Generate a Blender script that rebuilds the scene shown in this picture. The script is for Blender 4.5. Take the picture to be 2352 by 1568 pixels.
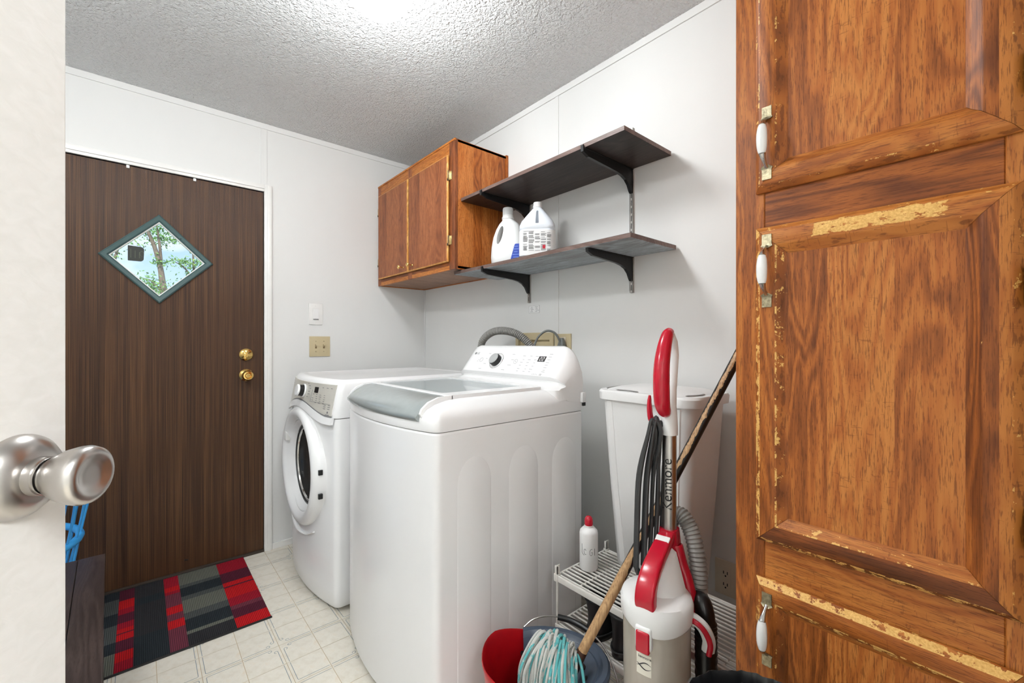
import bpy, bmesh, math, random
from mathutils import Vector, Matrix
import numpy as np
random.seed(7)
PI = math.pi
sc = bpy.context.scene
for o in list(bpy.data.objects): bpy.data.objects.remove(o)
C = sc.collection

# ------------------------------------------------------------------ camera
YAW = math.radians(40.77); CAMH = 1.183
cam = bpy.data.cameras.new('camera'); cam.lens = 36*990/2352; cam.sensor_width = 36; cam.clip_start = .02
camo = bpy.data.objects.new('camera', cam); C.objects.link(camo)
camo.location = (0, 0, CAMH); camo.rotation_euler = (PI/2, 0, -YAW)
sc.camera = camo
# ------------------------------------------------------------------ light and exposure
LAMP = 42.0; FILL_LAMP = 55.0; FILL_HALL = 23.0  # the second and third strengths belong to added, unseen fill lights
sc.view_settings.view_transform = 'Standard'; sc.view_settings.look = 'None'
sc.view_settings.exposure = 0.44; sc.view_settings.gamma = 1.0; sc.view_settings.use_curve_mapping = False
W = bpy.data.worlds.new('sky'); sc.world = W; W.use_nodes = True
def build_world():
    nt = W.node_tree; nt.nodes.clear()
    N = nt.nodes.new; L = nt.links.new
    out = N('ShaderNodeOutputWorld'); bg = N('ShaderNodeBackground'); L(bg.outputs[0], out.inputs[0])
    tc = N('ShaderNodeTexCoord'); sx = N('ShaderNodeSeparateXYZ'); L(tc.outputs['Generated'], sx.inputs[0])
    r = N('ShaderNodeValToRGB'); L(sx.outputs[2], r.inputs[0])
    r.color_ramp.elements[0].position = 0.0; r.color_ramp.elements[0].color = (.62, .80, 1, 1)
    r.color_ramp.elements[1].position = .5; r.color_ramp.elements[1].color = (.16, .40, .86, 1)
    mp = N('ShaderNodeMapping'); mp.inputs['Scale'].default_value = (1, 1, 2.2); L(tc.outputs['Generated'], mp.inputs[0])
    n = N('ShaderNodeTexNoise'); n.inputs['Scale'].default_value = 7; n.inputs['Detail'].default_value = 5; L(mp.outputs[0], n.inputs['Vector'])
    cr = N('ShaderNodeValToRGB'); cr.color_ramp.elements[0].position = .45; cr.color_ramp.elements[1].position = .66
    L(n.outputs['Fac'], cr.inputs[0])
    mx = N('ShaderNodeMix'); mx.data_type = 'RGBA'; L(cr.outputs[0], mx.inputs[0]); L(r.outputs[0], mx.inputs[6])
    mx.inputs[7].default_value = (.93, .95, 1, 1); L(mx.outputs[2], bg.inputs[0]); bg.inputs[1].default_value = 1.0
build_world()
sl = bpy.data.lights.new('sun', 'SUN'); sl.energy = 4.5; sl.angle = .02; sl.color = (1, .95, .86)
so = bpy.data.objects.new('sun', sl); C.objects.link(so); so.rotation_euler = (math.radians(42), 0, math.radians(-25))

# ------------------------------------------------------------------ helpers: materials
MATS = {}
def srgb(r, g, b):
    f = lambda c: (c/255/12.92) if c/255 <= .04045 else ((c/255+.055)/1.055)**2.4
    return (f(r), f(g), f(b), 1)
class NT:
    def __init__(s, name):
        s.m = bpy.data.materials.new(name); s.m.use_nodes = True; s.t = s.m.node_tree
        s.b = s.t.nodes['Principled BSDF']; s.out = s.t.nodes['Material Output']
    def n(s, typ, **kw):
        nd = s.t.nodes.new(typ)
        for k, v in kw.items(): setattr(nd, k, v)
        return nd
    def l(s, a, b): s.t.links.new(a, b)
    def obj(s): return s.n('ShaderNodeTexCoord').outputs['Object']
    def mapped(s, scale, src=None, loc=(0,0,0)):
        mp = s.n('ShaderNodeMapping'); mp.inputs['Scale'].default_value = scale; mp.inputs['Location'].default_value = loc
        s.l(src or s.obj(), mp.inputs[0]); return mp.outputs[0]
    def noise(s, vec, scale, detail=3, rough=.5, dist=0):
        nd = s.n('ShaderNodeTexNoise'); nd.inputs['Scale'].default_value = scale; nd.inputs['Detail'].default_value = detail
        nd.inputs['Roughness'].default_value = rough; nd.inputs['Distortion'].default_value = dist
        s.l(vec, nd.inputs['Vector']); return nd.outputs['Fac']
    def ramp(s, fac, stops):
        r = s.n('ShaderNodeValToRGB'); e = r.color_ramp.elements
        while len(e) < len(stops): e.new(.5)
        for i, (p, c) in enumerate(stops):
            e[i].position = p; e[i].color = c if len(c) == 4 else (*c, 1)
        s.l(fac, r.inputs[0]); return r.outputs[0]
    def bw(s, fac, a, b): return s.ramp(fac, [(a, (0,0,0,1)), (b, (1,1,1,1))])
    def math(s, op, a, b=None, c=None):
        m = s.n('ShaderNodeMath', operation=op)
        for i, v in enumerate((a, b, c)):
            if v is None: continue
            if isinstance(v, (int, float)): m.inputs[i].default_value = v
            else: s.l(v, m.inputs[i])
        return m.outputs[0]
    def mix(s, fac, a, b, blend='MIX'):
        m = s.n('ShaderNodeMix', data_type='RGBA', blend_type=blend)
        for i, v in ((0, fac), (6, a), (7, b)):
            if isinstance(v, (int, float)): m.inputs[i].default_value = v
            elif isinstance(v, tuple): m.inputs[i].default_value = v if len(v) == 4 else (*v, 1)
            else: s.l(v, m.inputs[i])
        return m.outputs[2]
    def bump(s, h, strength=.3, dist=.002):
        b = s.n('ShaderNodeBump'); b.inputs['Strength'].default_value = strength; b.inputs['Distance'].default_value = dist
        s.l(h, b.inputs['Height']); s.l(b.outputs[0], s.b.inputs['Normal'])
    def set(s, col=None, rough=None, metal=None, **kw):
        if col is not None:
            if isinstance(col, tuple): s.b.inputs['Base Color'].default_value = col
            else: s.l(col, s.b.inputs['Base Color'])
        if rough is not None:
            if isinstance(rough, (int, float)): s.b.inputs['Roughness'].default_value = rough
            else: s.l(rough, s.b.inputs['Roughness'])
        if metal is not None: s.b.inputs['Metallic'].default_value = metal
        for k, v in kw.items(): s.b.inputs[k.replace('_', ' ')].default_value = v
        return s.m
def simple(name, col, rough=.5, metal=0, var=.06, scale=30, bump=0, bscale=200, **kw):
    """plain coloured material with faint procedural tone variation"""
    t = NT(name); n = t.noise(t.obj(), scale, 3)
    lo = tuple(c*(1-var) for c in col[:3])+(1,); hi = tuple(min(1, c*(1+var)) for c in col[:3])+(1,)
    t.set(t.ramp(n, [(.3, lo), (.7, hi)]), rough, metal, **kw)
    if bump: t.bump(t.noise(t.obj(), bscale, 2), bump, .001)
    MATS[name] = t.m; return t.m

def wood(name, grain='z', light=(194,122,56), mid=(168,95,38), dark=(108,56,22), plank=.075, wear=False, seed=0, rough=.42, flecks=.4, patch=None, contrast=1.0):
    """oak print: veneer strips of different tone, cathedral figure, pores along the grain, optional worn-through finish"""
    t = NT(name); co = t.obj()
    sp = t.n('ShaderNodeSeparateXYZ'); t.l(co, sp.inputs[0]); X, Y, Z = sp.outputs
    g = {'x': X, 'y': Y, 'z': Z}[grain]; rest = [a for k, a in (('x', X), ('y', Y), ('z', Z)) if k != grain]
    ac = t.math('ADD', rest[1], rest[0]) if grain != 'z' else t.math('ADD', Y, X)
    # wobble of strip borders is nil (printed veneer), tone per strip
    idx = t.math('FLOOR', t.math('ADD', t.math('DIVIDE', ac, plank), seed*.37))
    wn = t.n('ShaderNodeTexWhiteNoise', noise_dimensions='1D'); t.l(t.math('ADD', idx, seed*7.1), wn.inputs['W']); strip = wn.outputs['Value']
    cb = t.n('ShaderNodeCombineXYZ')
    t.l(t.math('ADD', ac, t.math('MULTIPLY', strip, 3.0)), cb.inputs[0]); t.l(t.math('SUBTRACT', rest[0], rest[1]), cb.inputs[1]); t.l(g, cb.inputs[2]); P = cb.outputs[0]
    fig = t.noise(t.mapped((6, 2, 1.0), P), 1.6, 2, .45, .6)
    rings = t.math('SINE', t.math('MULTIPLY', fig, 78))
    rings = t.math('MULTIPLY_ADD', rings, .5, .5)
    pores = t.noise(t.mapped((620, 60, 42), P), 1.0, 3, .6)
    fine = t.noise(t.mapped((170, 14, 4.5), P), 1.0, 4, .62)
    blot = t.noise(t.mapped((9, 3, 4), P), 1.0, 3, .55)
    f = t.math('MULTIPLY_ADD', fine, .55*contrast, t.math('MULTIPLY', rings, .24*contrast))
    f = t.math('ADD', f, t.math('MULTIPLY', t.math('SUBTRACT', strip, .5), .42*contrast))
    f = t.math('ADD', f, t.math('MULTIPLY', t.math('SUBTRACT', blot, .5), .40*contrast))
    f = t.math('ADD', f, .08)
    col = t.ramp(f, [(.12, srgb(*dark)), (.44, srgb(*mid)), (.72, srgb(*light))])
    pm = t.bw(pores, .40, .47)
    col = t.mix(t.math('MULTIPLY', t.math('SUBTRACT', 1.0, pm), .55), col, srgb(dark[0]*.82, dark[1]*.76, dark[2]*.7))
    # ray flecks: short squiggles across the grain on some strips
    rf = t.noise(t.mapped((36, 12, 190), P), 1.0, 2, .5, 1.4)
    rm = t.math('MULTIPLY', t.math('LESS_THAN', rf, .33), t.math('GREATER_THAN', strip, .6))
    rm = t.math('MULTIPLY', rm, t.math('GREATER_THAN', t.noise(t.mapped((14, 5, 9), P), 1, 1), .5))
    col = t.mix(t.math('MULTIPLY', rm, flecks), col, srgb(dark[0], dark[1], dark[2]))
    rgh = rough
    if wear:
        at = t.n('ShaderNodeAttribute', attribute_name='wear'); wv = at.outputs['Fac']
        wnz = t.noise(t.mapped((55, 55, 55)), 1.0, 5, .72)
        if patch:
            # rubbed-through area: (axis lo hi) box in object space with a ragged outline
            m = None
            for ax, lo, hi, soft in patch:
                v = {'x': X, 'y': Y, 'z': Z}[ax]
                a = t.math('MULTIPLY', t.math('MINIMUM', t.math('SUBTRACT', v, lo), t.math('SUBTRACT', hi, v)), 1/soft)
                m = a if m is None else t.math('MINIMUM', m, a)
            big = t.noise(t.mapped((70, 45, 110)), 1.0, 5, .72)
            pmk = t.math('GREATER_THAN', t.math('ADD', t.math('MINIMUM', m, .42), t.math('MULTIPLY', big, 1.25)), .955)
            wm = t.math('MAXIMUM', t.math('GREATER_THAN', wv, wnz), pmk)
        else:
            wm = t.math('GREATER_THAN', wv, wnz)
        wc = t.ramp(t.noise(t.mapped((300, 300, 300)), 1, 3), [(.3, srgb(214, 160, 84)), (.7, srgb(240, 196, 118))])
        col = t.mix(wm, col, wc)
    t.set(col, rgh); t.b.inputs['Specular IOR Level'].default_value = .32
    t.bump(t.math('MULTIPLY_ADD', pores, .5, t.math('MULTIPLY', fine, .5)), .25, .0008)
    MATS[name] = t.m; return t.m

# ------------------------------------------------------------------ helpers: meshes (all built in world coordinates)
def rot_from(zdir):
    return Vector(zdir).to_track_quat('Z', 'Y').to_matrix().to_4x4()
def frame(origin, xd, yd):
    x = Vector(xd).normalized(); y = Vector(yd).normalized(); z = x.cross(y)
    M = Matrix(((x.x, y.x, z.x, origin[0]), (x.y, y.y, z.y, origin[1]), (x.z, y.z, z.z, origin[2]), (0, 0, 0, 1))); return M
def fillet(poly, rad, n=6):
    """round the corners of a 2D polygon; rad is one radius or a list"""
    out = []; k = len(poly)
    rad = [rad]*k if isinstance(rad, (int, float)) else rad
    for i in range(k):
        p = Vector(poly[i]); a = Vector(poly[i-1]); b = Vector(poly[(i+1) % k]); r = rad[i]
        if r <= 0: out.append((p.x, p.y)); continue
        da = (a-p).normalized(); db = (b-p).normalized(); ang = da.angle(db)
        if ang > PI-.02: out.append((p.x, p.y)); continue
        d = min(r/math.tan(ang/2), (a-p).length*.49, (b-p).length*.49); rr = d*math.tan(ang/2)
        c = p+(da+db).normalized()*(rr/math.sin(ang/2)); s = p+da*d-c; e = p+db*d-c
        a0 = math.atan2(s.y, s.x); a1 = math.atan2(e.y, e.x); dd = (a1-a0+PI) % (2*PI)-PI
        for j in range(n+1):
            th = a0+dd*j/n; out.append((c.x+rr*math.cos(th), c.y+rr*math.sin(th)))
    return out
def rrect(x0, x1, y0, y1, r, n=5): return fillet([(x0,y0),(x1,y0),(x1,y1),(x0,y1)], r, n)
def ell(cx, cy, rx, ry, n=32): return [(cx+rx*math.cos(2*PI*i/n), cy+ry*math.sin(2*PI*i/n)) for i in range(n)]

class MB:
    def __init__(s): s.bm = bmesh.new(); s.mi = 0; s.M = Matrix()
    def mat(s, i): s.mi = i; return s
    def xf(s, M): s.M = M; return s
    def v(s, p): return s.bm.verts.new(s.M @ Vector(p))
    def f(s, vs):
        try: fc = s.bm.faces.new(vs); fc.material_index = s.mi; return fc
        except ValueError: return None
    def box(s, x0, x1, y0, y1, z0, z1, bev=0, seg=2):
        vs = [s.v(p) for p in ((x0,y0,z0),(x1,y0,z0),(x1,y1,z0),(x0,y1,z0),(x0,y0,z1),(x1,y0,z1),(x1,y1,z1),(x0,y1,z1))]
        fs = [s.f([vs[i] for i in q]) for q in ((3,2,1,0),(4,5,6,7),(0,1,5,4),(1,2,6,5),(2,3,7,6),(3,0,4,7))]
        if bev:
            es = list({e for fc in fs for e in fc.edges})
            r = bmesh.ops.bevel(s.bm, geom=es, offset=bev, segments=seg, profile=.6, affect='EDGES', clamp_overlap=True)
            for fc in r['faces']: fc.material_index = s.mi
        return s
    def loft(s, rings, cap0=True, cap1=True, closed=True):
        vr = [[s.v(p) for p in r] for r in rings]; k = len(vr[0])
        for a, b in zip(vr, vr[1:]):
            for i in range(k if closed else k-1):
                s.f([a[i], a[(i+1) % k], b[(i+1) % k], b[i]])
        if cap0: s.f(vr[0][::-1])
        if cap1: s.f(vr[-1])
        return s
    def prism(s, poly, z0, z1, cap0=True, cap1=True): return s.loft([[(x, y, z0) for x, y in poly], [(x, y, z1) for x, y in poly]], cap0, cap1)
    def prism_ax(s, poly, ax, a0, a1):
        """poly in the two other axes (cyclic order), extruded along ax"""
        def mk(p, a): return {'x': (a, p[0], p[1]), 'y': (p[0], a, p[1]), 'z': (p[0], p[1], a)}[ax]
        return s.loft([[mk(p, a0) for p in poly], [mk(p, a1) for p in poly]])
    def lathe(s, prof, n=32, cap0=False, cap1=False, sx=1, sy=1):
        return s.loft([[(max(r, 1e-5)*sx*math.cos(2*PI*i/n), max(r, 1e-5)*sy*math.sin(2*PI*i/n), h) for i in range(n)] for r, h in prof], cap0, cap1)
    def tube(s, pts, r, n=8, closed=False, caps=True, flat=1.0):
        pts = [Vector(p) for p in pts]; k = len(pts); rs = r if isinstance(r, (list, tuple)) else [r]*k
        T = []
        for i in range(k):
            a = pts[i-1] if (i > 0 or closed) else pts[i]; b = pts[(i+1) % k] if (i < k-1 or closed) else pts[i]
            T.append((b-a).normalized())
        ref = Vector((0,0,1)) if abs(T[0].z) < .9 else Vector((1,0,0))
        u = T[0].cross(ref).normalized(); rings = []
        for i in range(k):
            u = (u-T[i]*u.dot(T[i])).normalized(); w = T[i].cross(u)
            rings.append([pts[i]+(u*math.cos(2*PI*j/n)+w*math.sin(2*PI*j/n)*flat)*rs[i] for j in range(n)])
        if closed: rings.append(rings[0]); 
        vr = [[s.v(p) for p in q] for q in (rings[:-1] if closed else rings)]
        if closed: vr.append(vr[0])
        for a, b in zip(vr, vr[1:]):
            for j in range(n): s.f([a[j], a[(j+1) % n], b[(j+1) % n], b[j]])
        if caps and not closed: s.f(vr[0][::-1]); s.f(vr[-1])
        return s
    def disc(s, c, r, nrm=(0,0,1), n=20, h=.001, sx=1, sy=1):
        M0 = s.M; s.M = M0 @ Matrix.Translation(c) @ rot_from(nrm)
        s.loft([[(r*sx*math.cos(2*PI*i/n), r*sy*math.sin(2*PI*i/n), z) for i in range(n)] for z in (0, h)]); s.M = M0; return s
    def mesh(s, name, mats, angle=40, normals=True):
        if normals: bmesh.ops.recalc_face_normals(s.bm, faces=s.bm.faces[:])
        me = bpy.data.meshes.new(name); s.bm.to_mesh(me); s.bm.free()
        for m in (mats if isinstance(mats, (list, tuple)) else [mats]): me.materials.append(m)
        if angle:
            me.shade_smooth(); me.set_sharp_from_angle(angle=math.radians(angle))
        return me
    def build(s, name, mats, parent=None, angle=40, base=None, normals=True, **tags):
        me = s.mesh(name, mats, angle, normals)
        return link(name, me, parent, base, **tags)
WORLD = {}
def setp(o, tags):
    for k, v in tags.items():
        if v is not None: o['category' if k == 'cat' else k] = v
def link(name, me, parent=None, base=None, **tags):
    """me is in world coordinates; moved so the object's origin sits at base (parts share the origin of their thing)"""
    o = bpy.data.objects.new(name, me); C.objects.link(o)
    b = WORLD[parent.name] if parent else Vector(base if base is not None else (0,0,0))
    me.transform(Matrix.Translation(-b)); WORLD[o.name] = b
    if parent: o.parent = parent
    else: o.location = b
    setp(o, tags); return o
def thing(name, base, label, cat=None, group=None, kind=None):
    o = bpy.data.objects.new(name, None); C.objects.link(o); o.location = base; o.empty_display_size = .05
    WORLD[o.name] = Vector(base); setp(o, dict(label=label, cat=cat, group=group, kind=kind)); return o
def text_mesh(body, size, M, extrude=.0003, align='CENTER', bold=0, sx=1.0, spacing=1.0):
    cu = bpy.data.curves.new('t', 'FONT'); cu.body = body; cu.size = size; cu.extrude = extrude; cu.align_x = align; cu.align_y = 'CENTER'; cu.offset = bold; cu.space_character = spacing
    o = bpy.data.objects.new('t', cu); C.objects.link(o); bpy.context.view_layer.update()
    me = bpy.data.meshes.new_from_object(o); bpy.data.objects.remove(o); bpy.data.curves.remove(cu)
    me.transform(M @ Matrix.Diagonal((sx, 1, 1, 1))); return me
def join_meshes(meshes, name, mats):
    bm = bmesh.new()
    for me in meshes: bm.from_mesh(me); bpy.data.meshes.remove(me)
    for f in bm.faces: f.material_index = 0
    m = bpy.data.meshes.new(name); bm.to_mesh(m); bm.free(); m.materials.append(mats); return m
def boolean(mb, cutters, op='DIFFERENCE'):
    """apply boolean cuts to a builder's mesh, return a mesh"""
    me = mb.mesh('b', [], 0); o = bpy.data.objects.new('b', me); C.objects.link(o); cs = []
    for c in cutters:
        co = bpy.data.objects.new('c', c.mesh('c', [], 0)); C.objects.link(co); cs.append(co)
        m = o.modifiers.new('b', 'BOOLEAN'); m.object = co; m.operation = op; m.solver = 'EXACT'
    bpy.context.view_layer.update(); dg = bpy.context.evaluated_depsgraph_get()
    r = bpy.data.meshes.new_from_object(o.evaluated_get(dg))
    for x in [o]+cs: bpy.data.objects.remove(x)
    return r
def smooth(me, mats, angle=40):
    me.materials.clear()
    for m in (mats if isinstance(mats, (list, tuple)) else [mats]): me.materials.append(m)
    me.shade_smooth(); me.set_sharp_from_angle(angle=math.radians(angle)); return me
def spline(pts, n=8):
    """Catmull-Rom through points"""
    P = [Vector(p) for p in pts]; P = [2*P[0]-P[1]]+P+[2*P[-1]-P[-2]]; out = []
    for i in range(1, len(P)-2):
        for j in range(n):
            t = j/n; a, b, c, d = P[i-1:i+3]
            out.append(.5*((2*b)+(c-a)*t+(2*a-5*b+4*c-d)*t*t+(3*b-a-3*c+d)*t**3))
    out.append(P[-2]); return out

# ------------------------------------------------------------------ materials
def m_wall():
    t = NT('wall_paint'); n = t.noise(t.mapped((1, 1, .6)), 5, 3); f = t.noise(t.mapped((260, 260, 260)), 1, 2)
    sp = t.n('ShaderNodeTexVoronoi'); sp.inputs['Scale'].default_value = 5.5; t.l(t.obj(), sp.inputs['Vector'])
    dots = t.math('LESS_THAN', sp.outputs['Distance'], .012)
    col = t.ramp(n, [(.2, srgb(226, 226, 224)), (.8, srgb(229, 229, 227))])
    col = t.mix(t.math('MULTIPLY', dots, .5), col, srgb(120, 112, 104))
    t.set(col, .6); t.b.inputs['Specular IOR Level'].default_value = .25; t.bump(f, .05, .0006); return t.m
def m_ceiling():
    t = NT('popcorn_ceiling'); co = t.obj()
    v = t.n('ShaderNodeTexVoronoi', feature='SMOOTH_F1'); v.inputs['Scale'].default_value = 85; v.inputs['Smoothness'].default_value = .5
    wv = t.n('ShaderNodeVectorMath', operation='ADD'); nz = t.n('ShaderNodeTexNoise'); nz.inputs['Scale'].default_value = 60; t.l(co, nz.inputs['Vector'])
    sc_ = t.n('ShaderNodeVectorMath', operation='SCALE'); sc_.inputs['Scale'].default_value = .03; t.l(nz.outputs['Color'], sc_.inputs[0])
    t.l(co, wv.inputs[0]); t.l(sc_.outputs[0], wv.inputs[1]); t.l(wv.outputs[0], v.inputs['Vector'])
    n2 = t.noise(co, 150, 4, .65)
    h = t.math('ADD', t.math('SUBTRACT', 1.0, t.bw(v.outputs['Distance'], .1, .75)), t.math('MULTIPLY', n2, 1.1))
    t.set(t.ramp(n2, [(.3, srgb(244, 245, 245)), (.7, srgb(250, 251, 251))]), .85); t.bump(h, 1.0, .009); return t.m
def m_doorgrain():
    t = NT('dark_brown_door'); co = t.obj()
    a = t.noise(t.mapped((430, 1, 1.6), co), 1, 3, .65); b = t.noise(t.mapped((38, 1, .5), co), 1, 2); 
    f = t.math('MULTIPLY_ADD', a, .75, t.math('MULTIPLY', b, .25))
    col = t.ramp(f, [(.34, srgb(40, 25, 15)), (.5, srgb(75, 49, 31)), (.66, srgb(114, 81, 51))])
    w = t.noise(t.mapped((420, 420, 150), co), 1, 2, .6, 1.5)
    t.set(col, .33); t.b.inputs['Specular IOR Level'].default_value = .4
    t.bump(t.math('ADD', w, t.math('MULTIPLY', a, .4)), .9, .0016); return t.m
def m_tile():
    t = NT('vinyl_tile'); co = t.obj(); n = t.noise(co, 26, 4, .6); n2 = t.noise(co, 160, 2)
    c = t.ramp(n, [(.3, srgb(220, 212, 196)), (.55, srgb(233, 228, 216)), (.75, srgb(228, 215, 195))])
    c = t.mix(t.math('MULTIPLY', n2, .25), c, srgb(206, 196, 178)); t.set(c, .32); return t.m
M_WALL = m_wall(); M_CEIL = m_ceiling(); M_DOOR = m_doorgrain(); M_TILE = m_tile()
M_TRIM = simple('white_trim', srgb(236, 235, 232), .35, var=.02)
M_GROUT = simple('tile_grout', srgb(196, 178, 150), .6)
M_BLUEL = simple('blue_floor_line', srgb(140, 150, 152), .5, var=.12, scale=60)
M_WHITE = simple('white_enamel', srgb(238, 238, 238), .22, var=.01, scale=4)
M_WHITEP = simple('white_plastic', srgb(236, 236, 235), .32, var=.015, scale=6)
M_WHITEB = simple('white_bin_plastic', srgb(228, 228, 227), .42, var=.02, scale=8)
M_SILVERP = simple('silver_grey_plastic', srgb(168, 175, 175), .22, .35, var=.04)
M_CONS = simple('champagne_console', srgb(212, 209, 200), .3, .25, var=.02)
M_BLACK = simple('black_plastic', srgb(22, 22, 23), .35)
M_INK = simple('printed_grey_ink', srgb(120, 120, 122), .6)
M_INKD = simple('dark_ink', srgb(40, 40, 42), .55)
M_CHROME = simple('brushed_nickel', srgb(190, 186, 182), .28, 1.0, var=.05, scale=15)
M_CHROMEP = simple('polished_chrome', srgb(205, 203, 200), .12, 1.0)
M_BRASS = simple('polished_brass', srgb(226, 190, 116), .14, 1.0, var=.04)
M_BRASSD = simple('dull_brass', srgb(204, 190, 152), .34, 1.0, var=.15, scale=80)
M_AGED = simple('aged_brass', srgb(170, 160, 132), .38, 1.0, var=.35, scale=180, bump=.3, bscale=250)
M_PORC = simple('white_porcelain', srgb(240, 240, 238), .12, var=.01)
M_BEIGE = simple('beige_plastic', srgb(201, 186, 150), .35, var=.02)
M_IVORY = simple('ivory_plastic', srgb(222, 210, 190), .35, var=.02)
M_RED = simple('red_plastic', srgb(190, 22, 46), .2, var=.05)
M_REDB = simple('red_bucket_plastic', srgb(176, 14, 24), .3, var=.08, bump=.05)
M_NAVY = simple('slate_blue_plastic', srgb(62, 74, 90), .3, var=.06)
M_BLUE = simple('bright_blue_plastic', srgb(64, 172, 244), .3, var=.05)
M_GREYH = simple('grey_hose', srgb(140, 138, 134), .4, var=.06)
M_CORD = simple('dark_grey_cord', srgb(52, 53, 54), .4, var=.08)
M_GREYC = simple('grey_cord', srgb(110, 114, 112), .4)
M_RUBBER = simple('black_leather', srgb(26, 26, 27), .45, var=.3, bump=.3, bscale=90)
M_TEALF = simple('dark_teal_window_frame', srgb(66, 92, 92), .35, var=.06)
M_DKSHELF = wood('dark_walnut_shelf', 'y', (98, 82, 76), (66, 54, 50), (38, 30, 28), plank=.6, rough=.42, flecks=0, contrast=.7)
M_DKEDGE = wood('walnut_shelf_edge', 'y', (158, 136, 128), (134, 112, 104), (100, 80, 74), plank=.5, rough=.42, flecks=0, contrast=.6)
M_GREYSH = wood('grey_worn_underside_lit', 'y', (206, 216, 222), (180, 190, 196), (122, 122, 122), plank=.6, rough=.5, flecks=0, contrast=.6)  # worn grey underside, raised paler to stand for reflected light
M_BENCH = wood('espresso_wood', 'y', (98, 84, 78), (72, 60, 56), (46, 36, 34), plank=.4, rough=.3, flecks=0, contrast=.6)
WZ = wood('oak_upright', 'z', seed=1); WZ2 = wood('oak_upright_worn', 'z', wear=True, seed=3, plank=.11)
WZP = wood('oak_panel', 'z', seed=9, plank=.092, light=(200,128,62), mid=(178,102,44))
WY = wood('oak_rail', 'y', seed=2, plank=.2); WY2 = wood('oak_rail_worn', 'y', wear=True, seed=4, plank=.2)
WPATCH = wood('oak_rail_rubbed', 'y', wear=True, seed=5, plank=.2, patch=[('y', .057-.3365, .243-.3365, .022), ('z', 1.3725-1.098, 1.4015-1.098, .010)])
WDARK = wood('oak_rail_dark_worn', 'y', wear=True, seed=6, plank=.2, light=(150,84,38), mid=(120,64,28), dark=(78,40,18))
WCAB = wood('oak_cabinet_door', 'z', seed=8, plank=.058, light=(172,104,62), mid=(148,84,48), dark=(104,58,34))
WCABS = wood('oak_cabinet_side', 'z', seed=12, plank=.055, light=(200,124,62), mid=(180,100,40), dark=(120,62,24), flecks=.7)
WCABX = wood('oak_cabinet_underside', 'x', seed=13, plank=.3, light=(172,132,106), mid=(150,110,86), dark=(118,84,64), flecks=0)
def m_handle():
    t = NT('chipped_black_broomstick'); co = t.obj()
    at = t.n('ShaderNodeAttribute', attribute_name='along').outputs['Fac']
    n = t.noise(t.mapped((40, 40, 16), co), 1, 5, .7); g = t.noise(t.mapped((300, 300, 12), co), 1, 3)
    side = t.n('ShaderNodeAttribute', attribute_name='side').outputs['Fac']
    thr = t.math('SUBTRACT', t.math('MULTIPLY', at, .95), t.math('MULTIPLY', side, .58))
    mk = t.math('GREATER_THAN', thr, t.math('ADD', t.math('MULTIPLY', n, .9), .08))
    wd = t.ramp(g, [(.3, srgb(150, 112, 76)), (.7, srgb(206, 168, 122))])
    t.set(t.mix(mk, wd, srgb(20, 18, 17)), .45); t.bump(n, .3, .001); return t.m
M_STICK = m_handle()
def m_glass():
    t = NT('window_glass'); tr = t.n('ShaderNodeBsdfTransparent'); gl = t.n('ShaderNodeBsdfGlossy'); gl.inputs['Roughness'].default_value = .02
    tr.inputs[0].default_value = (.95, .98, .98, 1); fr = t.n('ShaderNodeFresnel'); fr.inputs[0].default_value = 1.45
    mx = t.n('ShaderNodeMixShader'); t.l(fr.outputs[0], mx.inputs[0]); t.l(tr.outputs[0], mx.inputs[1]); t.l(gl.outputs[0], mx.inputs[2]); t.l(mx.outputs[0], t.out.inputs[0])
    n = t.noise(t.obj(), 3); t.l(t.ramp(n, [(0, (.94, .97, .97, 1)), (1, (.97, .99, .99, 1))]), tr.inputs[0]); return t.m
M_GLASS = m_glass()
def m_murky():
    t = NT('murky_clear_plastic'); n = t.noise(t.mapped((8, 8, 2)), 3, 4)
    col = t.ramp(n, [(.3, srgb(186, 176, 162)), (.7, srgb(206, 198, 186))])
    t.set(col, .18); tr = t.n('ShaderNodeBsdfTransparent'); tr.inputs[0].default_value = (.8, .77, .72, 1)
    mx = t.n('ShaderNodeMixShader'); mx.inputs[0].default_value = .22; t.l(t.b.outputs[0], mx.inputs[1]); t.l(tr.outputs[0], mx.inputs[2]); t.l(mx.outputs[0], t.out.inputs[0]); return t.m
M_MURKY = m_murky()
M_LIDGL = simple('tinted_lid_glass', srgb(150, 162, 164), .05, var=.03, scale=3)
M_DKGL = simple('dark_dryer_glass', srgb(52, 52, 52), .06, var=.1, scale=4)

# ================================================================== THE ROOM
XR = 1.548; YD = 2.76; ZC = 2.413; XL = -.95; YF = -.16; YH = -2.6
DX0, DX1, DZ = -.335, .529, 2.028           # exterior door opening
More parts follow.
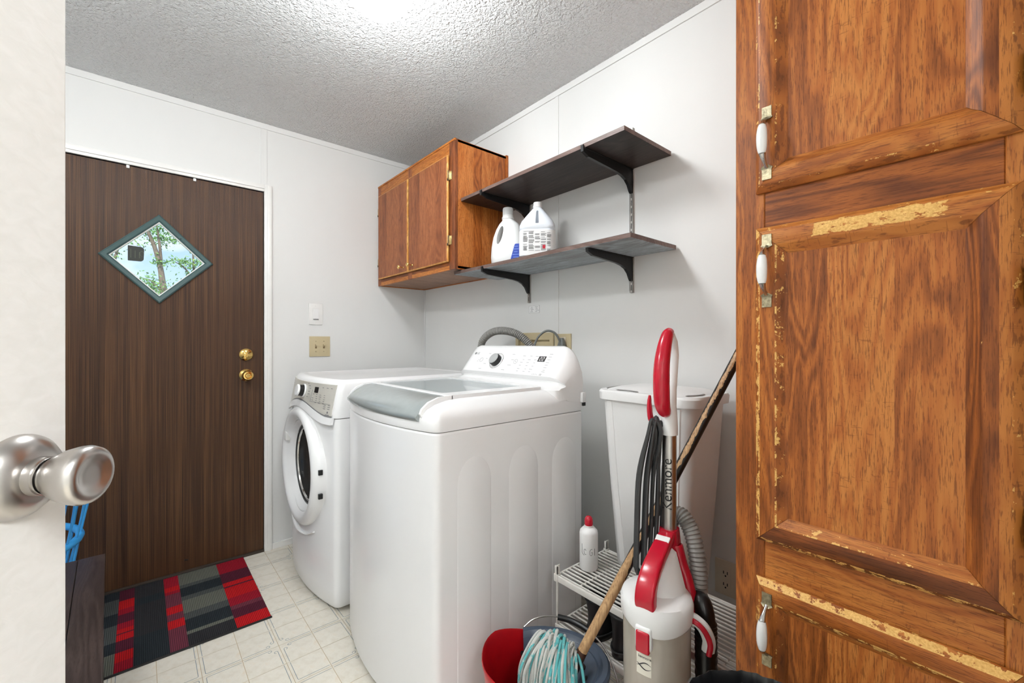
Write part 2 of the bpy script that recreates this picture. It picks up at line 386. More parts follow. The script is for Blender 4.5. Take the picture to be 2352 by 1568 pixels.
# ---- floor: grout bed, vinyl tile squares, printed blue lines
fl = MB().box(XL-.1, XR+.1, YH-.1, YD+.1, -.08, -.0012).build('floor', M_GROUT, kind='structure', label='beige vinyl floor printed with tile squares and thin blue lines')
T = .1212; GX = .529; GY = 1.741
me_tile = None; rest = MB()
cell = lambda i, j: (GX+i*T+.0012, GX+(i+1)*T-.0012, GY+j*T+.0012, GY+(j+1)*T-.0012)
i0 = math.floor((XL-GX)/T); i1 = math.ceil((XR-GX)/T); j0 = math.floor((YH-GY)/T); j1 = math.ceil((YD-GY)/T)
tm = MB().box(-T/2+.0012, T/2-.0012, -T/2+.0012, T/2-.0012, -.0012, 0).mesh('tile', M_TILE, 0)
for i in range(i0, i1):
    for j in range(j0, j1):
        x0, x1, y0, y1 = cell(i, j)
        inside = x0 > XL and x1 < XR and y1 < YD and y0 > YH
        if inside and -.45 < x0 < 1.0 and y0 > 1.0:
            o = bpy.data.objects.new('tile', tm); C.objects.link(o); o.parent = fl; o.location = ((x0+x1)/2, (y0+y1)/2, 0)
        else:
            x0, x1, y0, y1 = max(x0, XL), min(x1, XR), max(y0, YH), min(y1, YD)
            if x1 > x0 and y1 > y0:
                rest.f([rest.v(p) for p in ((x0, y0, 0), (x1, y0, 0), (x1, y1, 0), (x0, y1, 0))])
rest.build('tile_field', M_TILE, fl, 0, kind='stuff')
ln = MB(); zl = .0004; lw = .0011; off = .0105
def ribbon(pts):
    pts = [Vector((p[0], p[1], zl)) for p in pts]; L = []; R = []
    for k, p in enumerate(pts):
        d = (pts[min(k+1, len(pts)-1)]-pts[max(k-1, 0)]).normalized(); nn = Vector((-d.y, d.x, 0))*lw
        L.append(ln.v(p+nn)); R.append(ln.v(p-nn))
    for k in range(len(pts)-1): ln.f([L[k], R[k], R[k+1], L[k+1]])
def curl(x, y, ux, uy, sx, sy):
    """line end at (x,y) running along u, curling toward s"""
    r = .006; return [(x+ux*r*math.sin(a)+sx*r*(1-math.cos(a)), y+uy*r*math.sin(a)+sy*r*(1-math.cos(a))) for a in [k*PI*1.5/8 for k in range(9)]]
D2 = 2*T; BX = GX-T; BY = GY+T
for a in range(-2, 3):
    for b in range(-4, 4):
        cx = BX+a*D2; cy = BY+b*D2; even = (a+b) % 2 == 0
        for s1 in (-1, 1):
            for s2 in (-1, 1):
                # s1, s2 quadrant around the crossing; a vertical line and a horizontal line per quadrant
                px = cx+s1*off; py = cy+s2*off; g = .004
                if even:
                    v0 = cy+s2*.034; h0 = cx+s1*.034
                    ribbon([(px, cy+s2*(T-g)), (px, v0)]); ribbon(curl(px, v0, 0, -s2, s1, 0))
                    ribbon([(cx+s1*(T-g), py), (h0, py)]); ribbon(curl(h0, py, -s1, 0, 0, s2))
                else:
                    ribbon([(px, cy+s2*(T-g)), (px, py+s2*.004), (px+s1*.0012, py+s2*.0012), (px+s1*.004, py), (cx+s1*(T-g), py)])
ln.build('printed_line', M_BLUEL, fl, 0, kind='stuff')
# ---- ceiling and walls
MB().box(XL-.1, XR+.1, YH-.1, YD+.1, ZC, ZC+.12).build('ceiling', M_CEIL, kind='structure', label='white popcorn textured ceiling', angle=0)
wr = MB().box(XR, XR+.1, YH-.1, YD+.1, 0, ZC).build('wall_right', M_WALL, kind='structure', label='white panelled wall behind washer and shelves', angle=0)
MB().box(XR-.006, XR, YF, YD, ZC-.031, ZC, .0015).build('crown_strip', M_WALL, wr, 0)
MB().box(XR-.004, XR, 1.444, 1.466, 0, ZC-.031, .0012).build('batten', M_WALL, wr, 0)
MB().box(XR-.003, XR, YD-.02, YD, 0, ZC-.031, .001).build('batten', M_WALL, wr, 0)
MB().box(XR-.01, XR, .378, YD, 0, .035, .002).build('base_strip', M_TRIM, wr, 0)
wb = MB(); wb.box(XL-.1, DX0, YD, YD+.1, 0, ZC); wb.box(DX1, XR+.1, YD, YD+.1, 0, ZC); wb.box(DX0, DX1, YD, YD+.1, DZ, ZC)
wb = wb.build('wall_back', M_WALL, kind='structure', label='white panelled wall around the brown entry door', angle=0)
MB().box(XL, XR, YD-.006, YD, ZC-.031, ZC, .0015).build('crown_strip', M_WALL, wb, 0)
MB().box(.514, .544, YD-.004, YD, DZ+.04, ZC-.031, .0012).build('batten', M_WALL, wb, 0)
MB().box(DX1+.04, XR, YD-.012, YD, 0, .034, .002).build('base_strip', M_TRIM, wb, 0)
MB().box(XL-.1, XL, YH-.1, YD+.1, 0, ZC).build('wall_left', M_WALL, kind='structure', label='white wall at the left, out of view', angle=0)
wf = MB(); wf.box(XL, -.52, YF-.1, YF, 0, ZC); wf.box(.33, XR, YF-.1, YF, 0, ZC); wf.box(-.52, .33, YF-.1, YF, 2.06, ZC)
wf.build('wall_front', M_WALL, kind='structure', label='white wall with the inner doorway, behind the viewer', angle=0)
MB().box(XL-.1, XR+.1, YH-.1, YH, 0, ZC).build('wall_far', M_WALL, kind='structure', label='far wall of the adjoining room behind the viewer', angle=0)
# ---- exterior door casing
tr = thing('trim_1', (DX1, YD, 0), 'white painted casing around the brown entry door', kind='structure')
def casing(x0, x1, z0, z1, vert):
    m = MB(); m.box(x0, x1, YD-.010, YD+.03, z0, z1, .0025)
    if vert: m.box(x0+(x1-x0)*.35, x1-.004, YD-.016, YD-.009, z0, z1-.004, .002)
    else: m.box(x0, x1, YD-.016, YD-.009, z0+.014, z1-.004, .002)
    m.build('casing', M_TRIM, tr)
casing(DX1, DX1+.040, 0, DZ+.040, True); casing(DX0, DX1, DZ, DZ+.040, False)
casing(DX0-.040, DX0, 0, DZ+.040, True)
MB().box(DX0, DX1, YD-.012, YD+.1, -.001, .012, .002).build('threshold', simple('dark_threshold', srgb(60, 50, 42), .5), tr)
# ---- exterior door
d1 = thing('door_1', (DX0, YD+.004, 0), 'dark brown wood-grain entry door with a diamond window', kind='structure')
DCX, DCZ, DH, DHI = .071, 1.591, .205, .184
YS = YD+.004
def door_slab():
    m = MB(); z0, z1, x0, x1 = .013, DZ-.004, DX0+.003, DX1-.003
    dia = [(DCX-DH, DCZ), (DCX, DCZ-DH), (DCX+DH, DCZ), (DCX, DCZ+DH)]
    rc = [(x0, DCZ), (x0, z0), (DCX, z0), (x1, z0), (x1, DCZ), (x1, z1), (DCX, z1), (x0, z1)]
    for y in (YS, YS+.042):
        D = [m.v((a, y, b)) for a, b in dia]; Rv = [m.v((a, y, b)) for a, b in rc]
        for q in ((Rv[0], Rv[1], Rv[2], D[1], D[0]), (Rv[2], Rv[3], Rv[4], D[2], D[1]), (Rv[4], Rv[5], Rv[6], D[3], D[2]), (Rv[6], Rv[7], Rv[0], D[0], D[3])): m.f(list(q))
        if y == YS: a0, r0 = D, Rv
    for i in range(4): m.f([a0[i], a0[(i+1) % 4], D[(i+1) % 4], D[i]])
    for i in range(8): m.f([r0[i], r0[(i+1) % 8], Rv[(i+1) % 8], Rv[i]])
    m.build('slab', M_DOOR, d1, 0)
door_slab()
def diamond_ring(prof, name, mat, par):
    m = MB(); rings = []
    for d, y in prof: rings.append([(DCX-d, y, DCZ), (DCX, y, DCZ-d), (DCX+d, y, DCZ), (DCX, y, DCZ+d)])
    rings.append(rings[0]); m.loft(rings, False, False); return m.build(name, mat, par, 30)
wn = diamond_ring([(.222, YS+.001), (.219, YS-.010), (.212, YS-.014), (.192, YS-.010), (.184, YS-.004), (.184, YS+.035), (.20, YS+.035), (.206, YS+.02)], 'window_frame', M_TEALF, d1)
diamond_ring([(.1845, YS-.003), (.1845, YS+.02), (.178, YS+.02), (.178, YS-.0005)], 'glazing_bead', M_TRIM, wn)
m = MB(); s = .1845
m.loft([[(DCX-s, y, DCZ), (DCX, y, DCZ-s), (DCX+s, y, DCZ), (DCX, y, DCZ+s)] for y in (YS+.012, YS+.015)]); m.build('pane', M_GLASS, wn, 0)
m = MB().mat(0); m.loft([[(a, y, b) for a, b in fillet([(-.046, 1.573), (.012, 1.573), (.015, 1.643), (-.046, 1.646)], [.002, .014, .014, .002])] for y in (YS+.009, YS+.0118)])
m.mat(1)
for k in range(3): m.box(-.036+k*.016, -.034+k*.016, YS+.0085, YS+.0095, 1.588, 1.63-k*.006)
m.tube([(.006+.008*math.cos(a), YS+.0088, 1.61+.012*math.sin(a)) for a in [k*PI/5 for k in range(9)]], .0007, 5)
m.build('window_sticker', [simple('dark_sticker', srgb(40, 44, 38), .5), simple('sticker_print', srgb(96, 104, 84), .5)], wn)
MB().xf(Matrix.Translation((.155, YS-.010, 1.703)) @ rot_from((0,-1,0))).lathe([(.003, 0), (.003, .002), (0, .003)], 10).build('screw', M_BLACK, wn)
for nm, z, prof in (('deadbolt', 1.111, [(.0335, 0), (.033, .006), (.027, .012), (.012, .016), (.0, .018)]), ('door_knob', .998, [(.0335, 0), (.033, .006), (.026, .012), (.013, .018), (.012, .034), (.022, .042), (.0285, .052), (.028, .062), (.022, .07), (.016, .071), (.012, .066), (0, .066)])):
    k = MB().xf(Matrix.Translation((.442, YS, z)) @ rot_from((0,-1,0))).lathe(prof, 32).build(nm, M_BRASS, d1)
    if nm == 'deadbolt': MB().box(.438, .446, YS-.034, YS-.014, z-.014, z+.014, .003).build('thumb_turn', M_BRASS, k)
    else: MB().box(.432, .452, YS-.0695, YS-.064, z-.0022, z+.0022, .001).build('turn_button', M_BRASS, k)
for x in (-.045, .213):
    MB().box(x-.006, x+.006, YS-.007, YS+.001, 2.012, 2.026, .0015).build('weather_clip', M_TRIM, d1)
m = MB().xf(Matrix.Translation((.178, YS-.001, .064)) @ Matrix.Rotation(.25, 4, 'Y')).box(-.008, .008, -.001, .002, -.003, .003, .001).build('dent', M_BLACK, d1)
# ---- inner door standing open at the left
PHI = math.radians(36); P0 = Vector((-.074, .519, 0)); dn = Vector((math.cos(PHI), -math.sin(PHI), 0)); dd = Vector((math.sin(PHI), math.cos(PHI), 0))
KZ = 1.075; hinge = P0-dd*.70
d2 = thing('door_2', hinge, 'white painted inner door standing open in the left foreground', kind='structure')
FR = Matrix(((dd.x, dn.x, 0, P0.x), (dd.y, dn.y, 0, P0.y), (0, 0, 1, 0), (0, 0, 0, 1)))    # local: along door, out of face, up
def m_pdoor():
    t = NT('painted_door_skin'); n = t.noise(t.mapped((60, 60, 90)), 1, 3, .5, .8)
    t.set(t.ramp(n, [(.3, srgb(226, 224, 219)), (.7, srgb(232, 230, 226))]), .45); t.bump(n, .12, .002); return t.m
M_PDOOR = m_pdoor()
MB().xf(FR).box(-.70, .0405, -.035, 0, .012, 2.03, .0015).build('slab', M_PDOOR, d2, 0)
KM = Matrix.Translation(P0+Vector((0,0,KZ))) @ rot_from(dn)
kn = MB().xf(KM).lathe([(.0335, 0), (.0335, .002), (.0325, .005), (.0285, .010), (.0215, .0145), (.0185, .0155)], 48, False, True).build('rosette', M_CHROME, d2, 30)
MB().xf(KM).lathe([(.0165, .014), (.0155, .0155), (.0152, .0215), (.0142, .022), (.0142, .0235)], 40).build('knob_neck', M_CHROME, kn, 30)
MB().xf(KM).lathe([(.0128, .0205), (.0135, .0245), (.0165, .029), (.0205, .037), (.0230, .0455), (.0236, .050), (.0223, .0545), (.0185, .0572), (.0155, .0572), (.0125, .0552), (.006, .0547), (0, .0547)], 48).build('knob', M_CHROME, kn, 50)
for z in (.25, 1.05, 1.8):
    MB().xf(FR).box(-.705, -.70, -.03, .004, z-.045, z+.045, .001).build('hinge', M_CHROME, d2)

# ---- ceiling lamp, plus two unseen fittings added as fill light
def m_emit(name, s, col=(.955, .985, 1, 1)):
    t = NT(name); e = t.n('ShaderNodeEmission'); e.inputs[1].default_value = s
    n = t.noise(t.obj(), 2, 1); t.l(t.ramp(n, [(0, col), (1, col)]), e.inputs[0]); t.l(e.outputs[0], t.out.inputs[0]); return t.m
def lamp(x, y, r, h, strength, label, nm):
    L = thing('ceiling_lamp', (x, y, ZC), label, 'lamp')
    MB().xf(Matrix.Translation((x, y, ZC))).lathe([(r*1.12, 0), (r*1.12, -.018), (r*1.02, -.022)], 40, False, True).build('lamp_base', M_TRIM, L)
    MB().xf(Matrix.Translation((x, y, ZC))).lathe([(r*1.0, -.02)]+[(r*math.cos(a), -.05-h*math.sin(a)) for a in [k*PI/2/10 for k in range(11)]], 40).build('lamp_dome', m_emit(nm, strength), L)
lamp(.575, 1.31, .115, .15, LAMP, 'round white ceiling lamp above the laundry room, just out of view', 'lit_dome')
lamp(-.50, 1.30, .13, .10, FILL_LAMP, 'added round white fill lamp behind the open inner door, out of view', 'fill_dome')  # added lamp, out of view, to lift the shaded walls and machines
L = thing('fill_panel', (0, -1.3, ZC), 'added long white fill light in the adjoining room, unseen behind the viewer', 'lamp')  # added panel, never in view, sends frontal fill through the doorway
MB().box(-.62, .62, -1.62, -.98, ZC-.02, ZC, .003).build('tray', M_TRIM, L)
MB().box(-.6, .6, -1.6, -1.0, ZC-.045, ZC-.0205, .006).build('diffuser', m_emit('fill_diffuser', FILL_HALL), L)

# ================================================================== TALL OAK CABINET (right foreground)
FX = .945                                    # plane of the face frame
tc = thing('tall_cabinet', (1.2, .16, 0), 'tall oak pantry cabinet with three worn framed doors at the right', 'cabinet')
CY0, CY1, SY0, SY1 = -.05, .378, .006, .323
m = MB(); m.box(FX+.018, 1.546, CY0, CY0+.016, 0, 2.40); m.box(FX+.018, 1.546, CY1-.016, CY1, 0, 2.40); m.box(1.53, 1.546, CY0, CY1, 0, 2.40); m.box(FX+.018, 1.546, CY0, CY1, 2.384, 2.40); m.box(FX+.018, 1.53, CY0, CY1, .09, .106)
m.build('carcass', WZ, tc, 0)
def wface(m, fc, v):
    if fc is not None: fc[m.bm.faces.layers.float.get('wear') or m.bm.faces.layers.float.new('wear')] = v
def wbox(name, mat, par, b, wear=.0, bev=.0015):
    m = MB(); m.bm.faces.layers.float.new('wear'); m.box(*b, bev, 1); lay = m.bm.faces.layers.float.get('wear')
    for f in m.bm.faces: f[lay] = wear if f.calc_area() < .004 else 0
    return m.build(name, mat, par, 0)
wbox('stile', WZ2, tc, (FX, FX+.018, SY1, CY1, 0, 2.40), .36); wbox('stile', WZ2, tc, (FX, FX+.018, CY0, SY0, 0, 2.40), .36)
for z0, z1 in ((1.395, 1.49), (.695, .80), (.06, .12), (2.33, 2.40)):
    wbox('rail', WY2, tc, (FX+.0006, FX+.018, SY0, SY1, z0, z1), .34)
def framed_door(z0, z1, handle_z, mats, hinges, lab, wl=(1, {})):
    y0, y1 = -.011, .3365
    dr = thing('door', (FX, y1, (z0+z1)/2), None); dr.parent = tc; dr.location = Vector(dr.location)-WORLD[tc.name]
    if lab: dr['label'] = lab
    #        inward, height, wear of the strip that follows
    WL, WT = wl
    prof = [(0, .0005, .30), (0, .006, .38), (.0085, .0165, .42), (.0105, .0175, .03), (.0375, .0175, .38), (.0405, .0165, .30), (.050, .0062, .25), (.0565, .0040, .25), (.0565, .0005, 0)]
    P = lambda y, z, h: (FX-h, y, z)
    for nm, side, mat in (('stile', 'L', mats[0]), ('stile', 'R', mats[0]), ('rail', 'T', mats[1]), ('rail', 'B', mats[2])):
        m = MB(); lay = m.bm.faces.layers.float.new('wear'); rows = []; N = 24
        for d, h, w in prof:
            a, b = {'L': ((y1-d, z0+d), (y1-d, z1-d)), 'R': ((y0+d, z0+d), (y0+d, z1-d)), 'T': ((y1-d, z1-d), (y0+d, z1-d)), 'B': ((y1-d, z0+d), (y0+d, z0+d))}[side]
            g0 = .00035/max(.05, math.hypot(b[0]-a[0], b[1]-a[1])); rows.append([m.v(P(a[0]+(b[0]-a[0])*q, a[1]+(b[1]-a[1])*q, h)) for q in [g0+(1-2*g0)*k/N for k in range(N+1)]])
        for r in range(len(prof)-1):
            for k in range(N):
                f = m.f([rows[r][k], rows[r][k+1], rows[r+1][k+1], rows[r+1][k]])
                w = prof[r][2]
                w *= {'L': 1.12, 'R': .9, 'T': .95, 'B': 1.0}[side]*WT.get(side, 1)
                f[lay] = w*random.uniform(.86, 1.10)
                if side == 'B' and mat is WDARK and r >= 4: f.material_index = 1  # lighter oak on the upward bevel puts caught light into its colour
        m.build(nm, [mat, WY2], dr, 30)
    MB().box(FX-.0040, FX-.0006, y0+.055, y1-.055, z0+.055, z1-.055).build('panel', mats[3], dr, 0)
    # bail pull: brass feet, chrome tapers, porcelain grip
    hy = .3125; hx = FX-.0175; hz = handle_z; L2 = .071
    h = MB().mat(0)
    for s in (-1, 1):
        h.loft([[(hx-t, hy+w*c, hz+s*zz) for c in (-1, 1)] + [(hx-t-.0025, hy+w*c, hz+s*zz) for c in (1, -1)] for w, zz, t in ((.0085, L2, 0), (.0085, L2-.019, 0), (.0105, L2-.023, .0005), (.004, L2-.027, .004))])
        h.mat(1).tube([(hx-.003, hy, hz+s*(L2-.024)), (hx-.012, hy, hz+s*(L2-.030)), (hx-.021, hy, hz+s*(L2-.038)), (hx-.0255, hy, hz+s*(L2-.045))], [.0038, .0034, .0050, .0062], 10).mat(0)
    h.mat(2).tube([(hx-.0258-.0018*math.cos(a*PI/2), hy, hz+a*.0265) for a in [k/5 for k in range(-5, 6)]], [.0064, .0078, .0086, .009, .0093, .0094, .0093, .009, .0086, .0078, .0064], 14)
    h.build('handle', [M_AGED, M_CHROMEP, M_PORC], dr, 50)
    for z in hinges:
        MB().box(FX-.019, FX-.001, y0-.008, y0-.0005, z-.028, z+.028, .002).build('hinge', M_AGED, dr)
framed_door(1.479, 2.32, 1.570, (WZ2, WY2, WY2, WZP), (1.56, 2.2), None, (1, {'B': .92}))
framed_door(.787, 1.409, 1.321, (WZ2, WPATCH, WDARK, WZP), (1.26, .92), 'door with a patch of bare yellow wood on its top rail', (1, {'B': 1.22, 'L': 1.18}))
framed_door(.11, .7135, .621, (WZ2, WY2, WY2, WZP), (.6, .2), None, (1, {'T': 1.55}))

# ================================================================== WALL CABINET
wc = thing('wall_cabinet', (1.37, 2.29, 1.55), 'small oak wall cabinet with two doors hung in the room corner', 'cabinet')
BX0, BY0, BY1, BZ0, BZ1 = 1.2, 1.829, 2.755, 1.55, 2.207
m = MB(); m.box(BX0+.016, 1.546, BY0, BY0+.014, BZ0, BZ1); m.box(BX0+.016, 1.546, BY1-.014, BY1, BZ0, BZ1); m.box(1.535, 1.546, BY0, BY1, BZ0, BZ1)
m.build('side_panel', WCABS, wc, 0)
MB().box(1.532, 1.5465, BY0-.005, BY0+.012, BZ0, BZ1+.006, .001).build('scribe_strip', WCABS, wc)
m = MB(); m.box(BX0+.016, 1.535, BY0, BY1, BZ0+.004, BZ0+.016); m.build('bottom_panel', WCABX, wc, 0)
MB().box(BX0+.016, 1.535, BY0, BY1, BZ1-.014, BZ1-.002).build('top_panel', WCABX, wc, 0)
for y0, y1 in ((BY0, BY0+.055), (BY1-.045, BY1), (2.285, 2.333)): MB().box(BX0, BX0+.016, y0, y1, BZ0, BZ1, .001).build('stile', WCAB, wc, 0)
for z0, z1 in ((BZ0, BZ0+.06), (BZ1-.075, BZ1)): MB().box(BX0+.0004, BX0+.016, BY0+.055, BY1-.045, z0, z1).build('rail', WY, wc, 0)
MB().box(BX0-.003, BX0+.006, BY0-.001, BY1, BZ1-.009, BZ1+.002, .002).build('top_edge', WY, wc, 0)
M_EDGE = wood('oak_door_edge_light', 'z', (228, 178, 104), (206, 142, 66), (150, 88, 34), plank=.5, seed=21, flecks=0)
for y0, y1, ky, hy in ((1.878, 2.300, 2.252, 1.876), (2.312, 2.722, 2.362, 2.724)):
    dr = thing('door', (BX0, (y0+y1)/2, 1.86), None); dr.parent = wc; dr.location = Vector(dr.location)-WORLD[wc.name]
    z0, z1 = 1.590, 2.135
    m = MB().mat(0); x = BX0-.0165
    ring = lambda d, xx: [(xx, y0+d, z0+d), (xx, y1-d, z0+d), (xx, y1-d, z1-d), (xx, y0+d, z1-d)]
    m.mat(1).loft([ring(.006, BX0-.001), ring(.004, BX0-.004), ring(0, BX0-.007), ring(0, x+.004), ring(.006, x)], False, False); m.mat(0).f([m.v(p) for p in ring(.006, x)])
    m.build('door_panel', [WCAB, M_EDGE], dr, 20)
    k = MB().xf(Matrix.Translation((x, ky, 1.622)) @ rot_from((-1, 0, 0))).lathe([(.006, 0), (.003, .003), (.003, .026), (.0105, .029), (.012, .032), (.0105, .035), (.0075, .0355), (.006, .034), (0, .034)], 20).build('knob', M_BRASS, dr)
    for z in (1.70, 2.03):
        h = MB().mat(0); h.box(BX0-.0155, BX0-.0005, hy-.004, hy+.003, z-.024, z+.024, .0015); h.box(BX0-.0025, BX0-.0002, hy-.017 if hy < 2 else hy, hy if hy < 2 else hy+.017, z-.022, z+.022, .001)
        h.mat(1).box(BX0-.017, BX0-.013, hy-.0025, hy+.0035, z-.028, z-.016); h.build('hinge', [M_BRASSD, M_BLACK], dr)

# ================================================================== SHELVES, BRACKETS, RAILS
def shelf(x0, y0, y1, z0, z1, bot, label):
    t = thing('shelf_board', ((x0+XR)/2, (y0+y1)/2, z0), label, 'shelf', 'dark wall shelves')
    m = MB().mat(0); m.box(x0, XR-.011, y0, y1, z0, z1, .0012, 1)
    for f in m.bm.faces:
        n = f.normal if f.normal.length else f.calc_center_median(); f.normal_update(); n = f.normal
        f.material_index = 1 if n.z < -.5 else (0 if n.z > .5 else 2)
    m.build('board', [M_DKSHELF, bot, M_DKEDGE], t, 0)
    MB().box(XR-.0135, XR-.0105, y0+.004, y1, z0+.001, z1-.001, .0005).build('edge_band', M_DKEDGE, t, 0)
    return t
shelf(1.232, .85, 1.825, 1.893, 1.910, M_DKSHELF, 'upper dark walnut wall shelf, empty, higher than the jugs')
shelf(1.239, .83, 1.90, 1.5305, 1.5475, M_GREYSH, 'lower dark walnut wall shelf with the two white jugs on it')
for y, lab in ((1.028, 'slotted metal shelf rail nearer the tall cabinet'), (1.650, 'slotted metal shelf rail behind the white jugs')):
    t = thing('shelf_rail', (XR, y, 1.385), lab, 'rail', 'slotted shelf rails')
    m = MB().mat(0); z0, z1 = 1.385, 2.065
    m.box(XR-.0015, XR-.0002, y-.008, y+.008, z0, z1); m.box(XR-.0105, XR-.0015, y-.008, y-.0062, z0, z1); m.box(XR-.0105, XR-.0015, y+.0062, y+.008, z0, z1)
    m.box(XR-.0105, XR-.0092, y-.008, y-.0022, z0, z1); m.box(XR-.0105, XR-.0092, y+.0022, y+.008, z0, z1)
    for k in range(22): m.box(XR-.0104, XR-.0093, y-.0023, y+.0023, z0+k*.0318, z0+k*.0318+.009)
    m.build('channel', simple('worn_chrome_rail', srgb(186, 180, 176), .3, .8, var=.1, scale=60), t, 0)
    MB().box(XR-.0092, XR-.0016, y-.006, y+.006, z0+.002, z1-.002).build('slot_shadow', M_BLACK, t, 0)
def bracket(y, zt, tip, label):
    xb = XR-.0106
    pts = [(tip, zt+.012), (tip-.004, zt+.008), (tip-.002, zt-.014), (tip+.03, zt-.026), (xb-.105, zt-.036), (xb-.07, zt-.042), (xb-.045, zt-.052), (xb-.026, zt-.068), (xb-.013, zt-.090), (xb-.006, zt-.098), (xb, zt-.098), (xb, zt-.0004), (tip+.006, zt-.0004), (tip+.003, zt+.004)]
    m = MB(); m.loft([[(x, yy, z) for x, z in pts] for yy in (y-.006, y+.006)])
    m.box(tip+.004, xb, y-.011, y+.011, zt-.0030, zt-.0004)
    m.build('shelf_bracket', M_BLACK, None, 0, base=(xb, y, zt-.098), label=label, cat='bracket', group='black shelf brackets')
bracket(1.028, 1.893, 1.2275, 'black bracket under the upper shelf, end nearer the tall cabinet')
bracket(1.650, 1.893, 1.2275, 'black bracket under the upper shelf, above the white jugs')
bracket(1.028, 1.5305, 1.255, 'black bracket under the lower shelf, end nearer the tall cabinet')
bracket(1.650, 1.5305, 1.2345, 'black bracket under the lower shelf, below the white jugs')

# ---- jugs on the lower shelf
def jug_a():
    cx, cy, zb = 1.385, 1.637, 1.5475
    t = thing('detergent_jug', (cx, cy, zb), 'white detergent jug with grey cap and blue label, left of the bleach', 'jug')
    ang = math.radians(38); M = Matrix.Translation((cx, cy, zb)) @ Matrix.Rotation(ang, 4, 'Z')
    m = MB().xf(M); rings = []
    # width along local y (+y is seen at the left), depth along local x
    for z, yl, yr, dx in ((0, .074, -.078, .044), (.004, .079, -.083, .048), (.05, .083, -.084, .052), (.10, .080, -.083, .052), (.15, .071, -.078, .050), (.19, .056, -.068, .046), (.215, .042, -.058, .038), (.232, .028, -.036, .028), (.240, .026, -.027, .026)):
        rings.append([(x, y, z) for x, y in fillet([(-dx, yr), (dx, yr), (dx, yl), (-dx, yl)], min(dx*.8, .04), 6)])
    m.loft(rings)
    cut = MB().xf(M @ Matrix.Translation((0, .030, .155)) @ Matrix.Rotation(math.radians(14), 4, 'X'))
    cut.loft([[(x, a, b) for a, b in ell(0, 0, .013, .046, 20)] for x in (-.1, .1)])
    me = boolean(m, [cut]); smooth(me, M_WHITEP, 50); link('body', me, t)
    MB().xf(M).lathe([(.026, .238), (.030, .242), (.030, .250), (.027, .254), (.026, .262)], 28).build('neck', M_WHITEP, t)
    c = MB().xf(M); c.lathe([(.0262, .256), (.0255, .292), (.024, .297), (0, .297)], 30)
    for k in range(30):
        a = 2*PI*k/30; c.box(.0252*math.cos(a)-.0009, .0252*math.cos(a)+.0009, .0252*math.sin(a)-.0009, .0252*math.sin(a)+.0009, .258, .290)
    c.build('cap', simple('pale_grey_cap', srgb(214, 214, 214), .4), t)
    l = MB().xf(M).mat(0); l.loft([[(x, a, b) for a, b in fillet([(-.022, .028), (-.080, .028), (-.079, .108), (-.045, .108)], .008)] for x in (-.0535, -.0500)])
    l.mat(1)
    for k, w in enumerate((.022, .03, .018, .034, .026)): l.box(-.0540, -.0530, -.042-w/2-.008, -.042+w/2-.008, .094-k*.013, .0968-k*.013)
    l.build('label', [simple('blue_label', srgb(24, 62, 170), .4), simple('pale_blue_print', srgb(120, 150, 220), .5)], t)
jug_a()
def jug_b():
    cx, cy, zb = 1.365, 1.405, 1.5475
    t = thing('bleach_jug', (cx, cy, zb), 'white one-gallon bleach jug with printed paper label and small cap', 'jug')
    M = Matrix.Translation((cx, cy, zb)) @ Matrix.Rotation(math.radians(44), 4, 'Z')      # local -x looks at the viewer
    m = MB().xf(M); rings = []
    for z, w, d, r in ((0, .072, .070, .03), (.005, .078, .075, .035), (.055, .080, .077, .035), (.125, .080, .077, .035), (.128, .077, .074, .035), (.133, .080, .077, .035), (.148, .079, .076, .035), (.170, .070, .068, .034), (.195, .052, .052, .03), (.220, .032, .034, .018), (.236, .019, .020, .012), (.242, .0175, .0175, .012)):
        rings.append([(x, y, z) for x, y in rrect(-d, d, -w, w, r, 6)])
    m.loft(rings)
    cut = MB().xf(M); cut.loft([[(x, a, b) for a, b in fillet([(-.0075, .152), (.0075, .152), (.0045, .218), (-.0045, .218)], .004)] for x in (-.12, -.024)])
    me = boolean(m, [cut]); smooth(me, simple('bluish_white_plastic', srgb(226, 231, 238), .35, var=.01), 50); link('body', me, t)
    c = MB().xf(M); c.lathe([(.018, .240), (.0215, .241), (.0215, .247), (.0195, .248), (.0195, .262), (.018, .264), (0, .264)], 30); c.build('cap', M_WHITEP, t)
    l = MB().xf(M).mat(0); sec = lambda e: rrect(-.077-e, .077+e, -.080-e, .080+e, .035, 6)
    k0 = sec(.0006); l.loft([[(x, y, z) for x, y in k0] for z in (.012, .122)], False, False)
    l.mat(1); random.seed(4)
    for col, (ya, yb) in enumerate(((.040, .062), (.012, .037), (-.014, .009), (-.040, -.017), (-.062, -.043))):
        z = .113 if col % 2 else .108
        while z > .03:
            if random.random() < .86:
                w = random.uniform(.75, 1); l.box(-.0784, -.0776, yb-(yb-ya)*w, yb, z-.0009, z+.0009)
            z -= .0036 if random.random() < .85 else .008
    l.box(-.0784, -.0776, .014, .062, .116, .1175)
    l.mat(2).box(-.0786, -.0777, -.036, -.024, .040, .056)
    l.build('label', [simple('white_paper_label', srgb(238, 238, 238), .5, var=.01), M_INK, simple('red_print', srgb(190, 24, 50), .5)], t, 60)
jug_b()

